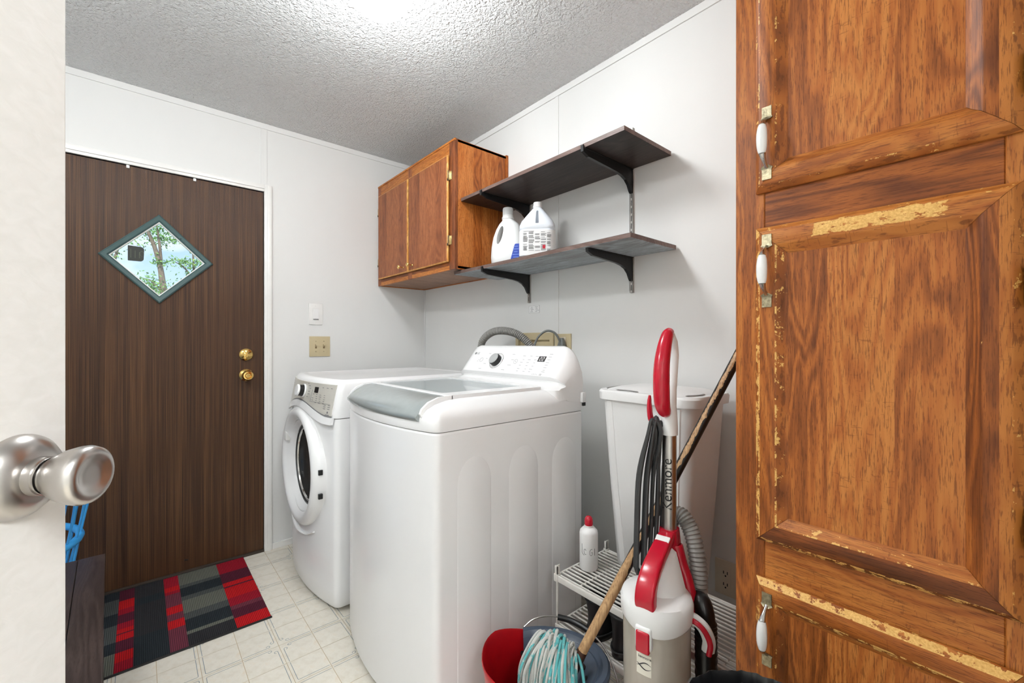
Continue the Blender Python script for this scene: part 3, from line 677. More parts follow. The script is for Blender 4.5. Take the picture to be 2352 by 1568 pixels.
# ================================================================== WASHER (top loader)
WY0, WY1, WXB = 1.10, 1.79, 1.315
WYC = (WY0+WY1)/2; WHW = (WY1-WY0)/2
wbow = lambda y, xs=.655, b=.052: xs-b*(1-((y-WYC)/WHW)**2)
def wfoot(front=0, side=0, back=0, r=.028, xs=.655, b=.052):
    """plan outline of the washer, inset per side"""
    y0, y1, xb = WY0+side, WY1-side, WXB-back; n = 14
    ys = [y1-(y1-y0)*k/n for k in range(n+1)]
    pts = [(wbow(y, xs, b)+front, y) for y in ys]
    poly = pts+[(xb, y0), (xb, y1)]
    return fillet(poly, [r]+[0]*(n-1)+[r, .012, .012], 6)
wa = thing('washing_machine', ((.655+WXB)/2, WYC, 0), 'white top-loading washing machine with grey lid handle and rear control panel', 'washer')
m = MB()
m.loft([[(x, y, z) for x, y in wfoot(f, s)] for z, f, s in ((.022, .004, .004), (.03, 0, 0), (.30, 0, 0), (.60, 0, 0), (.905, 0, 0), (.911, .003, .003))])
for xa, xb, zt in ((.729, .859, .823), (.935, 1.070, .825), (1.142, 1.274, .823)):      # pressed arches on the side
    r = (xb-xa)/2; c = (xa+xb)/2
    arch = [(xa, .04), (xb, .04)]+[(c+r*math.cos(a), zt-.085+.085*math.sin(a)) for a in [k*PI/16 for k in range(17)]]
    inn = [(c+(x-c)*.955, z-.004 if z > .05 else z) for x, z in arch]
    for k, (A, B, ya, yb) in enumerate(((arch, inn, WY0-.0002, WY0-.0016),)):
        m.loft([[(x, ya, z) for x, z in A], [(x, yb, z) for x, z in B]], False, True)
m.build('body', M_WHITE, wa, 25)
for x in (.70, 1.27):
    for y in (WY0+.05, WY1-.05): MB().xf(Matrix.Translation((x, y, 0))).lathe([(.02, 0), (.02, .016), (.012, .02), (.012, .03)], 16, True).build('foot', M_BLACK, wa)
m = MB()
m.loft([[(x, y, z) for x, y in wfoot(f, s)] for z, f, s in ((.9125, .004, .004), (.914, .0005, .0005), (.92, -.001, 0), (.945, .0, .001), (.962, .004, .005), (.976, .018, .014), (.988, .045, .028), (.997, .082, .042), (1.001, .11, .056))])
m.build('top_cover', M_WHITE, wa, 45)
# lid
LY0, LY1 = 1.168, 1.752
m = MB(); ys = [LY1-(LY1-LY0)*k/20 for k in range(21)]; rings = []
for i, y in enumerate(ys):
    e = 0 if 0 < i < 20 else .006
    d = wbow(y, .648, .046)-.602
    P = [(.742, 1.0095), (.690+d*.35, 1.007-e*.3), (.640+d*.8, .994-e), (.608+d, .977-e), (.596+d, .962-e), (.596+d, .949), (.606+d, .940), (.640+d*.8, .952), (.69+d*.35, .974), (.742, .985)]
    rings.append([(x, y, z) for x, z in P])
m.loft(rings); m.build('lid_handle', M_SILVERP, wa, 50)
lf = MB(); o_ = rrect(.735, 1.150, LY0-.010, LY1+.010, .012, 4); i_ = rrect(.757, 1.108, 1.228, 1.733, .02, 4)
lf.loft([[(x, y, .996) for x, y in o_], [(x, y, 1.009) for x, y in o_], [(x+(.943-x)*.01, y, 1.0125) for x, y in o_], [(x, y, 1.0125) for x, y in i_], [(x, y, 1.006) for x, y in i_]], True, False)
for y0, y1 in ((LY0-.010, LY0+.001), (LY1-.001, LY1+.010)):
    d = wbow((y0+y1)/2, .648, .046)-.602
    P = [(.75, 1.0122), (.69+d*.35, 1.0095), (.640+d*.8, .997), (.612+d, .979), (.604+d, .964), (.612+d, .946), (.64+d*.8, .953), (.70, .975), (.75, .99)]
    lf.loft([[(x, y, z) for x, z in P] for y in (y0, y1)])
lf = lf.build('lid', M_WHITE, wa, 35)
MB().prism(rrect(.757, 1.108, 1.228, 1.733, .02, 4), 1.002, 1.0085).build('lid_glass', M_LIDGL, lf, 30)
# control console
prof = [(1.154, .960), (1.152, 1.000), (1.166, 1.013), (1.190, 1.020), (1.196, 1.022), (1.199, 1.030), (1.190, 1.042), (1.187, 1.047), (1.252, 1.136), (1.262, 1.150), (1.272, 1.160), (1.286, 1.1645), (1.299, 1.160), (1.312, 1.135), (1.319, 1.06), (1.319, .925), (1.2, .96)]
m = MB(); rings = []; n = 40
for i in range(n+1):
    u = i/n; y = WY1-.002-(WY1-WY0-.004)*u
    d = min(y-WY0, WY1-y); R = .072
    k = math.sqrt(max(0, 1-((R-d)/R)**2)) if d < R else 1
    k = .30+.70*k
    kx = 1-.35*(1-k)
    rings.append([(WXB-(WXB-x)*(kx if x < WXB else 1), y, (1.0+(z-1.0)*k) if z > 1.0 else z) for x, z in prof])
m.loft(rings); m.build('console', M_WHITE, wa, 45)
e = Vector((.065, 0, .089)).normalized(); FO = Vector((1.187, 0, 1.047))
def onface(y, h, lift=0):
    p = FO+e*h; M = frame((p.x, y, p.z), (0, -1, 0), e); return M @ Matrix.Translation((0, 0, lift))
M_KNOBF = simple('grey_knob_face', srgb(186, 188, 188), .3, .2)
kb = MB().xf(onface(1.525, .060)); kb.mat(0).lathe([(.029, 0), (.029, .018), (.027, .022)], 36).mat(1).lathe([(.027, .0222), (.0255, .024), (0, .0245)], 36).build('dial', [M_BLACK, M_KNOBF], wa, 30)
rg = MB().xf(onface(1.525, .060, .0004)); rg.tube([(.040*math.cos(a), .040*math.sin(a), 0) for a in [2*PI*k/40 for k in range(40)]], .0011, 6, True); rg.build('dial_ring', M_CHROMEP, wa)
ds = MB().xf(onface(1.245, .080, .0002)).mat(0).box(-.020, .020, -.013, .013, -.001, .0008).mat(1)
def seg7(mb, cx, w, h, segs, t=.0022):
    S = {'a': (-w, w, h-t, h), 'g': (-w, w, -t/2, t/2), 'd': (-w, w, -h, -h+t), 'b': (w-t, w, 0, h), 'c': (w-t, w, -h, 0), 'f': (-w, -w+t, 0, h), 'e': (-w, -w+t, -h, 0)}
    for q in segs: a, b, c, d = S[q]; mb.box(cx+a, cx+b, c, d, .0008, .0012)
for cx in (-.007, .008): seg7(ds, cx, .0055, .0095, 'abged')
ds.build('display', [M_BLACK, M_WHITEP], wa, 0)
pr_ = MB(); random.seed(2)
def dash(y, h, w, t=.0012): pr_.xf(onface(y, h)).box(-w/2, w/2, -t/2, t/2, -.0002, .00035)
for y, h, w in ((1.60, .098, .016), (1.605, .070, .011), (1.600, .042, .017), (1.615, .014, .019), (1.43, .098, .017), (1.42, .070, .018), (1.425, .042, .022), (1.45, .016, .02), (1.662, .062, .006), (1.664, .054, .008)): dash(y, h, w)
for c, y in enumerate((1.355, 1.315, 1.280)):
    for r, h in enumerate((.092, .074, .060, .044, .028, .016)): dash(y+random.uniform(-.003, .003), h, random.uniform(.009, .018))
for h in (.105, .092, .078, .064, .052, .040, .028, .020): dash(1.205, h, random.uniform(.008, .019))
for y in (1.640, 1.395):
    pr_.xf(onface(y, .062)).tube([(.011*math.cos(a), .011*math.sin(a), .0002) for a in [2*PI*k/24 for k in range(24)]], .0005, 5, True)
pr_.xf(onface(1.395, .062)).box(-.003, .003, -.001, .001, -.0002, .0004)
for k in range(5): dash(1.232+k*.0065, .0055+.002*(k % 2), .005)
pr_.build('panel_print', M_INK, wa, 0, kind='stuff')
lg = MB().xf(onface(1.712, .097)); lg.disc((0, 0, -.0001), .0068, n=24, h=.0005)
lgo = lg.mesh('l', M_INK, 0); lt = text_mesh('LG', .017, onface(1.692, .097, .0002))
link('brand_mark', join_meshes([lgo, lt], 'brand_mark', M_INK), wa)
link('printed_number', join_meshes([text_mesh('10', .013, onface(1.213, .006, .0002))], 'n', M_INK), wa)
MB().box(1.300, 1.322, WY0-.012, WY0+.002, .945, .985, .004).build('hose_clip', M_WHITE, wa)
MB().box(1.306, 1.318, WY0-.013, WY0-.003, .932, .946, .002).build('hinge_stop', M_BLACK, wa)

# ================================================================== DRYER (front loader)
RY0, RY1 = 1.905, 2.602; RYC = (RY0+RY1)/2; RHW = (RY1-RY0)/2; RXB = 1.40
dbow = lambda y: .640-.055*(1-((y-RYC)/RHW)**2)
def dfoot(front=0, side=0, r=.03):
    y0, y1 = RY0+side, RY1-side; n = 16
    pts = [(dbow(y)+front, y) for y in [y1-(y1-y0)*k/n for k in range(n+1)]]
    return fillet(pts+[(RXB, y0), (RXB, y1)], [r]+[0]*(n-1)+[r, .012, .012], 6)
dy = thing('clothes_dryer', (1.0, RYC, 0), 'white front-loading dryer with round glass door beside the entry door', 'dryer')
m = MB(); m.loft([[(x, y, z) for x, y in dfoot(f, s)] for z, f, s in ((.02, .012, .012), (.04, .002, .002), (.10, 0, 0), (.40, 0, 0), (.845, 0, 0))]); cut = MB().xf(Matrix.Translation((.50, RYC-.004, .588)) @ rot_from((1, 0, 0))); cut.lathe([(.215, 0), (.215, .25)], 64, True, True)
link('body', smooth(boolean(m, [cut]), M_WHITE, 30), dy)
m = MB(); m.loft([[(x, y, z) for x, y in dfoot(f, s)] for z, f, s in ((.8465, .004, .003), (.849, -.002, -.001), (.87, -.004, -.001), (.965, .014, 0), (.995, .022, .003), (1.008, .034, .012), (1.013, .052, .03))], True, False)
P = dfoot(.052, .03); m.loft([[(x, y, 1.013) for x, y in P], [(x+(1.0-x)*.06, y+(RYC-y)*.05, 1.013) for x, y in P], [(x+(1.0-x)*.07, y+(RYC-y)*.06, 1.0105) for x, y in P]], False, True); m.build('top_housing', M_WHITE, dy, 45)
for x in (.72, 1.34):
    for y in (RY0+.06, RY1-.06): MB().xf(Matrix.Translation((x, y, 0))).lathe([(.02, 0), (.02, .014), (.011, .018), (.011, .03)], 16, True).build('foot', M_BLACK, dy)
arcz = lambda y: .862+.050*math.cos(max(-1, min(1, (y-RYC)/(RHW-.05)))*PI/2)**1.5
dface = lambda y, z, lift: (dbow(y)-.004+(z-.87)*.19-lift, y, z)
def curved_patch(m, y0, y1, zlo, zhi, lift, n=28, rows=4, thick=.004):
    g = []
    for k in range(n+1):
        y = y1-(y1-y0)*k/n; a, b = zlo(y), zhi(y); g.append([dface(y, a+(b-a)*r/rows, lift) for r in range(rows+1)])
    top = [[m.v(p) for p in c] for c in g]; bot = [[m.v((p[0]+thick, p[1], p[2])) for p in c] for c in g]
    for k in range(n):
        for r in range(rows):
            m.f([top[k][r], top[k+1][r], top[k+1][r+1], top[k][r+1]])
        m.f([top[k][0], bot[k][0], bot[k+1][0], top[k+1][0]]); m.f([top[k][rows], top[k+1][rows], bot[k+1][rows], bot[k][rows]])
    for k in (0, n):
        for r in range(rows): m.f([top[k][r], top[k][r+1], bot[k][r+1], bot[k][r]])
    return m
pn = curved_patch(MB(), RY0+.022, RY1-.012, lambda y: arcz(y)-.004, lambda y: .992, .0025).build('control_panel', M_CONS, dy, 40)
curved_patch(MB(), RY0+.020, RY1-.010, lambda y: arcz(y)-.0085, lambda y: arcz(y)-.005, .003).build('panel_edge', M_INK, dy, 40)
curved_patch(MB(), RY0+.01, RY1-.008, lambda y: arcz(y)-.040, lambda y: arcz(y)-.010, .006, thick=.012).build('door_arch', M_WHITE, dy, 40)
def dmat(y, z, lift=.003):
    p = dface(y, z, lift); sl = .11*(y-RYC)/RHW*2.9
    return frame(p, Vector((.30*(RYC-y)/RHW, -1, 0)), (.19, 0, 1))
k = MB().xf(dmat(2.215, .948)); k.mat(0).lathe([(.033, 0), (.033, .006), (.029, .007)], 36).mat(1).lathe([(.027, .006), (.0265, .028)], 36).mat(0).lathe([(.027, .026), (.0275, .031), (.024, .035), (0, .036)], 36)
k.build('dial', [M_WHITE, M_BLACK], dy, 30)
MB().xf(dmat(2.075, .962)).box(-.017, .017, -.013, .013, -.001, .0012).build('display', M_BLACK, dy, 0)
pr_ = MB(); random.seed(5)
for y, z, w in ((2.56, .972, .008), (2.56, .960, .008), (2.17, .986, .014), (2.15, .976, .020), (2.14, .964, .012), (2.15, .950, .014), (2.15, .938, .02), (2.16, .925, .016), (2.02, .975, .010), (1.985, .975, .014), (1.955, .975, .010)): pr_.xf(dmat(y, z)).box(-w/2, w/2, -.0012, .0012, -.0006, .0005)
for c in range(4):
    for r in range(5):
        if random.random() < .85: pr_.xf(dmat(2.095-c*.032, .942-r*.009)).box(-random.uniform(.003, .010), random.uniform(.003, .007), -.001, .001, -.0006, .0005)
for c in range(2):
    for r in range(3): pr_.xf(dmat(1.985-c*.032, .902-r*.008)).box(-.007, .009, -.0012, .0012, -.0006, .0005)
pr_.xf(dmat(2.115, .940)).box(0, .001, -.03, .02, -.0006, .0005)
pr_.xf(dmat(2.03, .908)).box(-.09, .09, -.0006, .0006, -.0006, .0005)
pr_.xf(dmat(1.955, .866)).disc((0, .006, -.0004), .005, n=16, h=.0008); pr_.box(-.014, .014, -.006, -.003, -.0006, .0005)
pr_.build('panel_print', M_INK, dy, 0, kind='stuff')
DM = Matrix.Translation((.606, RYC-.004, .588)) @ rot_from((-1, 0, 0))
dd_ = MB().xf(DM).lathe([(.282, -.045), (.284, .006), (.280, .024), (.268, .038), (.252, .044), (.238, .040), (.224, .026), (.208, .004), (.194, -.010), (.19, -.03)], 72).build('door', M_WHITE, dy, 50)
MB().xf(DM).lathe([(.197, -.016), (.195, -.008), (.188, -.008), (.186, -.016)], 64).build('door_bezel', M_BLACK, dd_, 40)
MB().xf(DM).lathe([(.190, -.014), (.182, -.011), (.172, -.013), (.155, -.030), (.120, -.042), (0, -.050)], 64).build('door_glass', M_DKGL, dd_, 50)
MB().xf(DM).lathe([(.174, -.0120), (.1725, -.0095), (.168, -.0100), (.166, -.016)], 64).build('glass_ring', M_CHROMEP, dd_, 50)
# handle recess in the ring and hinge slots
hr = MB(); hr.box(.566, .590, RYC+.190, RYC+.222, .672, .740, .006); hr.build('finger_recess', M_TRIM, dd_)
for z in (.612, .508): MB().box(.585, .603, RYC-.293, RYC-.279, z-.011, z+.011, .002).build('hinge_slot', M_BLACK, dd_)
bt = MB(); bt.tube(spline([(dbow(y)-.004, y, z) for y, z in ((2.44, .318), (2.36, .285), (2.26, .272), (2.15, .285), (2.07, .318))], 6), .006, 8, flat=.6); bt.build('door_lip', M_WHITE, dy)

# ================================================================== LAUNDRY HOOK-UPS, SWITCHES
ob = thing('washer_outlet_box', (XR, 1.61, 1.03), 'beige recessed washer outlet box on the wall behind the washer', 'outlet box')
m = MB(); o_ = [(1.472, 1.02), (1.752, 1.02), (1.752, 1.228), (1.472, 1.228)]; i_ = [(1.495, 1.04), (1.728, 1.04), (1.728, 1.192), (1.495, 1.192)]; i2 = [(1.50, 1.045), (1.723, 1.045), (1.723, 1.182), (1.50, 1.182)]
m.loft([[(x, a, b) for a, b in p] for x, p in ((XR, o_), (XR-.012, o_), (XR-.014, [(a+(1.612-a)*.02, b+(1.124-b)*.02) for a, b in o_]), (XR-.014, i_), (XR-.002, i2))], True, True); m.build('box', M_BEIGE, ob, 20)
for y in (1.56, 1.66): MB().xf(Matrix.Translation((XR-.002, y, 1.09)) @ rot_from((-1, 0, 0))).lathe([(.012, 0), (.010, .012), (.014, .014), (.014, .022), (0, .023)], 14).build('valve', M_BRASS, ob)
op = thing('washer_receptacle', (XR, 1.41, 1.05), 'beige outlet plate with grey plug beside the washer outlet box', 'outlet')
MB().box(XR-.007, XR-.0005, 1.362, 1.464, 1.085, 1.220, .002).build('plate', M_BEIGE, op)
m = MB(); m.box(XR-.010, XR-.0065, 1.392, 1.428, 1.10, 1.205, .002); m.build('receptacle', M_IVORY, op)
hs = MB(); pts = spline([(1.40, 1.880, .96), (1.40, 1.884, 1.10), (1.402, 1.870, 1.185), (1.415, 1.80, 1.232), (1.435, 1.715, 1.238), (1.46, 1.640, 1.215), (1.49, 1.590, 1.165), (1.52, 1.575, 1.11), (1.532, 1.575, 1.06)], 26)
hs.tube(pts, [.0185+.0022*math.cos(i*PI/1.5*2) if False else (.0205 if i % 3 == 0 else (.0165 if i % 3 == 1 else .0195)) for i in range(len(pts))], 14); hs.build('drain_hose', M_GREYH, None, 30, base=(1.40, 1.88, .96), label='grey corrugated drain hose arching behind the washer', cat='hose')
pc = thing('power_cord', (1.40, 1.45, 1.0), 'grey washer power cord looping to a plug in the wall', 'cord')
MB().tube(spline([(1.40, 1.52, .95), (1.42, 1.505, 1.10), (1.44, 1.49, 1.19), (1.465, 1.455, 1.232), (1.49, 1.42, 1.225), (1.508, 1.405, 1.19), (1.512, 1.402, 1.165)], 8), .0052, 10).build('cord', M_GREYC, pc)
m = MB(); m.loft([[(1.522+x, 1.402+y, z) for x, y in rrect(-w, w, -d, d, .005, 4)] for z, w, d in ((1.125, .014, .018), (1.16, .015, .019), (1.185, .011, .013), (1.20, .007, .007))]); m.build('plug', M_GREYC, pc)
st = thing('wall_sticker', (XR, 1.618, 1.33), 'small white printed sticker on the wall under the shelf rail', 'sticker')
MB().box(XR-.0012, XR-.0002, 1.579, 1.657, 1.331, 1.369).build('paper', M_WHITEP, st)
m = MB()
for a in ((1.579, 1.657, 1.3685, 1.369), (1.579, 1.657, 1.331, 1.3315), (1.579, 1.5795, 1.331, 1.369), (1.6565, 1.657, 1.331, 1.369)): m.box(XR-.0016, XR-.001, *a)
random.seed(8)
for r in range(5): 
    for y in (1.635, 1.60): m.box(XR-.0016, XR-.001, y-random.uniform(.004, .018), y+random.uniform(.004, .012), 1.337+r*.006, 1.3385+r*.006)
m.build('print', M_INK, st, 0)
# white rocker switch above the beige toggle switches
sw = thing('rocker_switch', (.805, YD, 1.284), 'white single rocker light switch above the beige switch plate', 'light switch')
MB().box(.765, .845, YD-.006, YD-.0005, 1.285, 1.413, .002).build('plate', M_TRIM, sw)
MB().box(.7875, .8225, YD-.0075, YD-.0055, 1.314, 1.384, .0008).build('rocker_surround', M_TRIM, sw)
m = MB(); m.loft([[(x, YD-.007, 1.318), (x, YD-.0125, 1.320), (x, YD-.0085, 1.35), (x, YD-.0078, 1.38), (x, YD-.007, 1.381)] for x in (.790, .820)]); m.build('rocker', M_WHITEP, sw, 20)
MB().box(.790, .820, YD-.0122, YD-.007, 1.3155, 1.3178).build('rocker_gap', M_INK, sw, 0)
for z in (1.300, 1.399): MB().xf(Matrix.Translation((.805, YD-.006, z)) @ rot_from((0, -1, 0))).lathe([(.003, 0), (.0025, .001), (0, .001)], 10).build('screw', M_TRIM, sw)
sw = thing('toggle_switch', (.829, YD, 1.09), 'beige double toggle light switch below the white rocker', 'light switch')
MB().box(.769, .889, YD-.006, YD-.0005, 1.092, 1.214, .002).build('plate', M_BEIGE, sw)
for x in (.806, .852):
    MB().box(x-.005, x+.005, YD-.0068, YD-.0055, 1.141, 1.165, .0004).build('toggle_slot', simple('brown_slot', srgb(120, 100, 70), .5), sw, 0)
    m = MB(); m.loft([[(x-w, YD-y, z), (x+w, YD-y, z), (x+w, YD-y, z+h), (x-w, YD-y, z+h)] for w, y, z, h in ((.0035, .006, 1.150, .012), (.003, .018, 1.158, .008))]); m.build('toggle', M_BEIGE, sw)
    for z in (1.122, 1.184): MB().xf(Matrix.Translation((x, YD-.006, z)) @ rot_from((0, -1, 0))).lathe([(.0032, 0), (.003, .0008), (0, .0008)], 10).build('screw', M_AGED, sw)

# ================================================================== WIRE RACK and what stands on it
RX0, RX1, KY0, KY1 = 1.060, 1.335, .405, 1.003; TZ = (.400, .236, .070)
rk = thing('wire_rack', ((RX0+RX1)/2, (KY0+KY1)/2, 0), 'three-tier white coated wire rack between washer and tall cabinet', 'rack')
M_WIRE = simple('white_wire_coating', srgb(224, 221, 214), .35, var=.04)
wm = MB().tube([(0, KY0+.004, 0), (0, KY1-.004, 0)], .0030, 6).mesh('wire', M_WIRE, 60)
b0 = WORLD[rk.name]; wm.transform(Matrix.Translation((0, -b0.y, 0)))
for ti, z in enumerate(TZ):
    nw = 15
    for k in range(nw):
        x = RX0+.010+(RX1-RX0-.02)*k/(nw-1)
        o = bpy.data.objects.new('wire', wm); C.objects.link(o); o.parent = rk; o.location = (x-b0.x, 0, z-.003)
    for y in (.46, .66, .912): MB().tube([(RX0+.004, y, z-.0085), (RX1-.004, y, z-.0085)], .0026, 6).build('cross_wire', M_WIRE, rk)
    for x in (RX0, RX1): MB().box(x-.004, x+.004, KY0, KY1, z-.020, z-.001, .0015).build('side_rail', M_WIRE, rk)
    for y in (KY0, KY1): MB().tube([(RX0, y, z-.004), (RX1, y, z-.004)], .0034, 8).build('end_wire', M_WIRE, rk)
for x in (RX0+.003, RX1-.003):
    for y in (KY0+.004, KY1-.004):
        MB().tube([(x, y, 0), (x, y, TZ[0]+.002)], .0042, 8).build('post', M_WIRE, rk)
        m = MB(); m.box(x-.009, x+.009, y-.009, y+.009, TZ[0]-.022, TZ[0]+.003, .002); m.box(x-.0075, x-.0015, y-.005, y+.005, TZ[0], TZ[0]+.030, .001); m.box(x-.0075, x+.0075, y-.005, y-.002, TZ[0], TZ[0]+.034, .001)
        m.build('corner_cap', M_WIRE, rk)
ZT = TZ[0]+.0002
# tall white waste bin
bn = thing('waste_bin', (1.357, .779, ZT), 'tall white plastic waste bin with lid standing on the wire rack', 'bin')
cx, cy = 1.357, .786
def brr(z, w, d, r, xoff=0): return [(x, y, z) for x, y in rrect(cx-d+xoff, cx+d+xoff, cy-w, cy+w, r, 8)]
m = MB(); m.loft([brr(ZT, .128, .085, .03), brr(ZT+.006, .133, .090, .035), brr(.70, .151, .112, .04), brr(.995, .168, .128, .045)], True, False)
m.loft([brr(.995, .166, .126, .045), brr(.70, .149, .110, .04), brr(ZT+.012, .130, .088, .03)], False, True); m.build('body', M_WHITEB, bn, 50)
for s in (-1, 1):
    f = MB(); f.loft([[(cx-d-.0015, cy+s*w+a, z) for a in (-.010, .010)]+[(cx-d+.004, cy+s*w+a, z) for a in (.014, -.014)] for z, w, d in ((ZT+.02, .094, .0905), (.70, .110, .112), (.978, .124, .127))]); f.build('body_rib', M_WHITEB, bn, 50)
m = MB(); m.loft([brr(.983, .1705, .1305, .05), brr(.983, .184, .138, .055), brr(1.008, .186, .140, .055), brr(1.015, .182, .136, .055), brr(1.016, .162, .122, .05)], False, False); m.build('rim', M_WHITEB, bn, 40)
m = MB(); m.loft([brr(1.013, .164, .124, .05), brr(1.017, .158, .118, .05), brr(1.025, .13, .095, .05), brr(1.030, .08, .055, .04)], True, True); ld = m.build('lid', M_WHITEB, bn, 50)
for pts in ([(cx-.126, cy+.010), (cx-.116, cy+.055), (cx-.122, cy+.100)], [(cx-.10, cy+.156), (cx-.05, cy+.163), (cx-.0, cy+.158)], [(cx-.11, cy-.142), (cx-.06, cy-.160), (cx-.02, cy-.158)]):
    MB().tube([(p.x, p.y, 1.0185) for p in spline([(a, b, 0) for a, b in pts], 6)], [.0008]+[.0042]*11+[.0008], 8, flat=.4).build('grip_slot', simple('slot_grey', srgb(150, 148, 145), .5), ld)
# white squeeze bottle with red cap, marker scrawl
bt = thing('squeeze_bottle', (1.176, .957, ZT), 'small white squeeze bottle with red cap and marker scrawl on the rack', 'bottle')
BM = Matrix.Translation((1.176, .957, ZT))
MB().xf(BM).lathe([(0, 0), (.029, 0), (.0315, .004), (.0315, .122), (.030, .130), (.022, .139), (.0145, .1425), (.0135, .146), (.0135, .150)], 40).build('body', M_WHITEP, bt, 40)
cp = MB().xf(BM); cp.lathe([(.0155, .1455), (.0155, .148)], 24, True, True); cp.build('neck_ring', M_WHITEP, bt)
MB().xf(BM).lathe([(.0135, .1482), (.0142, .152), (.0142, .166), (.0125, .173), (.0075, .1785), (0, .180)], 28).build('cap', M_RED, bt, 40)
def oncyl(M, R, a0, s, z): return M @ Vector((R*math.cos(a0+s/R), R*math.sin(a0+s/R), z))
va = math.atan2(-.957, -1.176)
sk = MB()
for st_ in ([(-.025, .092), (-.0245, .075), (-.024, .062), (-.016, .055)], [(-.0095, .072), (-.012, .077), (-.016, .074), (-.0165, .066), (-.013, .059), (-.0085, .0595)], [(.012, .078), (.007, .077), (.0035, .070), (.004, .060), (.009, .057), (.0125, .062), (.0125, .067), (.008, .066)], [(.021, .079), (.021, .067), (.0215, .056)]):
    P = spline([(a, b, 0) for a, b in st_], 5); sk.tube([oncyl(BM, .0316, va, p.x, p.y) for p in P], .0006, 6)
sk.build('marker_scrawl', M_INKD, bt)
# boots
def boot(x, y, rz, label):
    zb = TZ[1]+.0002; t = thing('ankle_boot', (x, y, zb), label, 'boot', 'pair of black boots')
    M = Matrix.Translation((x, y, zb)) @ Matrix.Rotation(rz, 4, 'Z')
    def ringz(z, xa, xb, w, n=28): return [((xa+xb)/2+(xb-xa)/2*math.cos(2*PI*k/n), w*math.sin(2*PI*k/n)*(1-.12*math.cos(2*PI*k/n)), z) for k in range(n)]
    MB().xf(M).loft([ringz(0, -.040, .196, .044), ringz(.016, -.041, .198, .046), ringz(.020, -.039, .196, .044)]).build('sole', M_BLACK, t, 50)
    u = MB().xf(M); u.loft([ringz(.019, -.037, .192, .042), ringz(.035, -.038, .190, .043), ringz(.055, -.037, .170, .041), ringz(.075, -.036, .115, .038), ringz(.098, -.037, .060, .037), ringz(.118, -.039, .052, .038), ringz(.126, -.039, .052, .038), ringz(.128, -.034, .047, .034), ringz(.12, -.030, .043, .031), ringz(.08, -.029, .045, .030), ringz(.04, -.028, .05, .028)], False, True)
    u.build('upper', M_RUBBER, t, 60)
    MB().xf(M).tube([p for p in ringz(.123, -.0405, .0535, .0395)], .0045, 8, True).build('collar', M_RUBBER, t, 60)
    MB().xf(M).tube([p for p in ringz(.021, -.042, .197, .0465)], .0022, 6, True).build('welt', M_CORD, t, 60)
boot(1.118, .872, math.radians(8), 'black ankle boot under the rack shelf, the one nearer the washer')
boot(1.112, .772, math.radians(-4), 'black ankle boot under the rack shelf, the one nearer the vacuum')
# cardboard offcuts behind the rack
cb = thing('cardboard_box', (1.20, .475, 0), 'open tan cardboard box low beside the tall cabinet', 'box')
M_CARD = simple('tan_cardboard', srgb(196, 160, 118), .8, var=.08)
# low box under the lowest wires, its flaps standing up
m = MB(); m.box(1.09, 1.31, .42, .56, .0775, .12, .001); m.build('carton', M_CARD, cb, 0)
for q in ([(1.10, .425, .12), (1.30, .425, .12), (1.28, .445, .20), (1.13, .46, .19)], [(1.10, .555, .12), (1.30, .555, .12), (1.27, .54, .18), (1.14, .53, .185)], [(1.10, .43, .12), (1.10, .55, .12), (1.13, .53, .19), (1.14, .45, .20)]):
    m = MB(); m.loft([q, [(a+.003, b+.002, c+.001) for a, b, c in q]]); m.build('flap', M_CARD, cb, 0)

# low wall outlet
lo = thing('wall_outlet', (XR, .651, .33), 'ivory double wall outlet low on the wall behind the rack', 'outlet')
MB().box(XR-.007, XR-.0005, .612, .687, .30, .42, .002).build('plate', M_IVORY, lo)
MB().box(XR-.009, XR-.0065, .632, .667, .320, .400, .001).build('receptacle', M_IVORY, lo)
m = MB()
for z in (.340, .380):
    for y in (.643, .656): m.box(XR-.0094, XR-.0088, y-.0014, y+.0014, z-.005, z+.005)
    m.xf(Matrix.Translation((XR-.0094, .6495, z-.011)) @ rot_from((-1, 0, 0))).lathe([(.0028, -.0004), (.0028, .0004), (0, .0004)], 10).xf(Matrix())
m.build('slots', M_BLACK, lo, 0)['kind'] = 'stuff'

# ================================================================== MOP BUCKET AND MOP
LV = Vector((-.757, .653, 0)); FV = Vector((.653, .757, 0))
bk = thing('mop_bucket', (.838, .836, 0), 'red oval mop bucket with slate blue wringer beside the washer', 'bucket')
BKM = Matrix(((-LV.x, FV.x, 0, .838), (-LV.y, FV.y, 0, .836), (0, 0, 1, 0), (0, 0, 0, 1)))   # local x to the right of the view, y away
RZ = .300
def bko(z, a, b, n=48, sq=2.3):
    P = []
    for k in range(n):
        c, s = math.cos(2*PI*k/n), math.sin(2*PI*k/n); P.append((a*math.copysign(abs(c)**(2/sq), c), b*math.copysign(abs(s)**(2/sq), s), z))
    return P
def rimlift(ring, up):       # the pouring side of the bucket stands higher
    return [(x, y, z+up*max(0, min(1, (-x-.02)/.12))**1.3) for x, y, z in ring]
m = MB().xf(BKM)
m.loft([bko(.003, .125, .100), bko(.012, .132, .106), bko(.15, .150, .122), rimlift(bko(RZ-.02, .166, .136), .02), rimlift(bko(RZ-.004, .172, .142), .03), rimlift(bko(RZ, .170, .140), .03), rimlift(bko(RZ-.006, .166, .136), .03), bko(.15, .146, .118), bko(.02, .126, .100)], True, True)
m.build('tub', M_REDB, bk, 50)
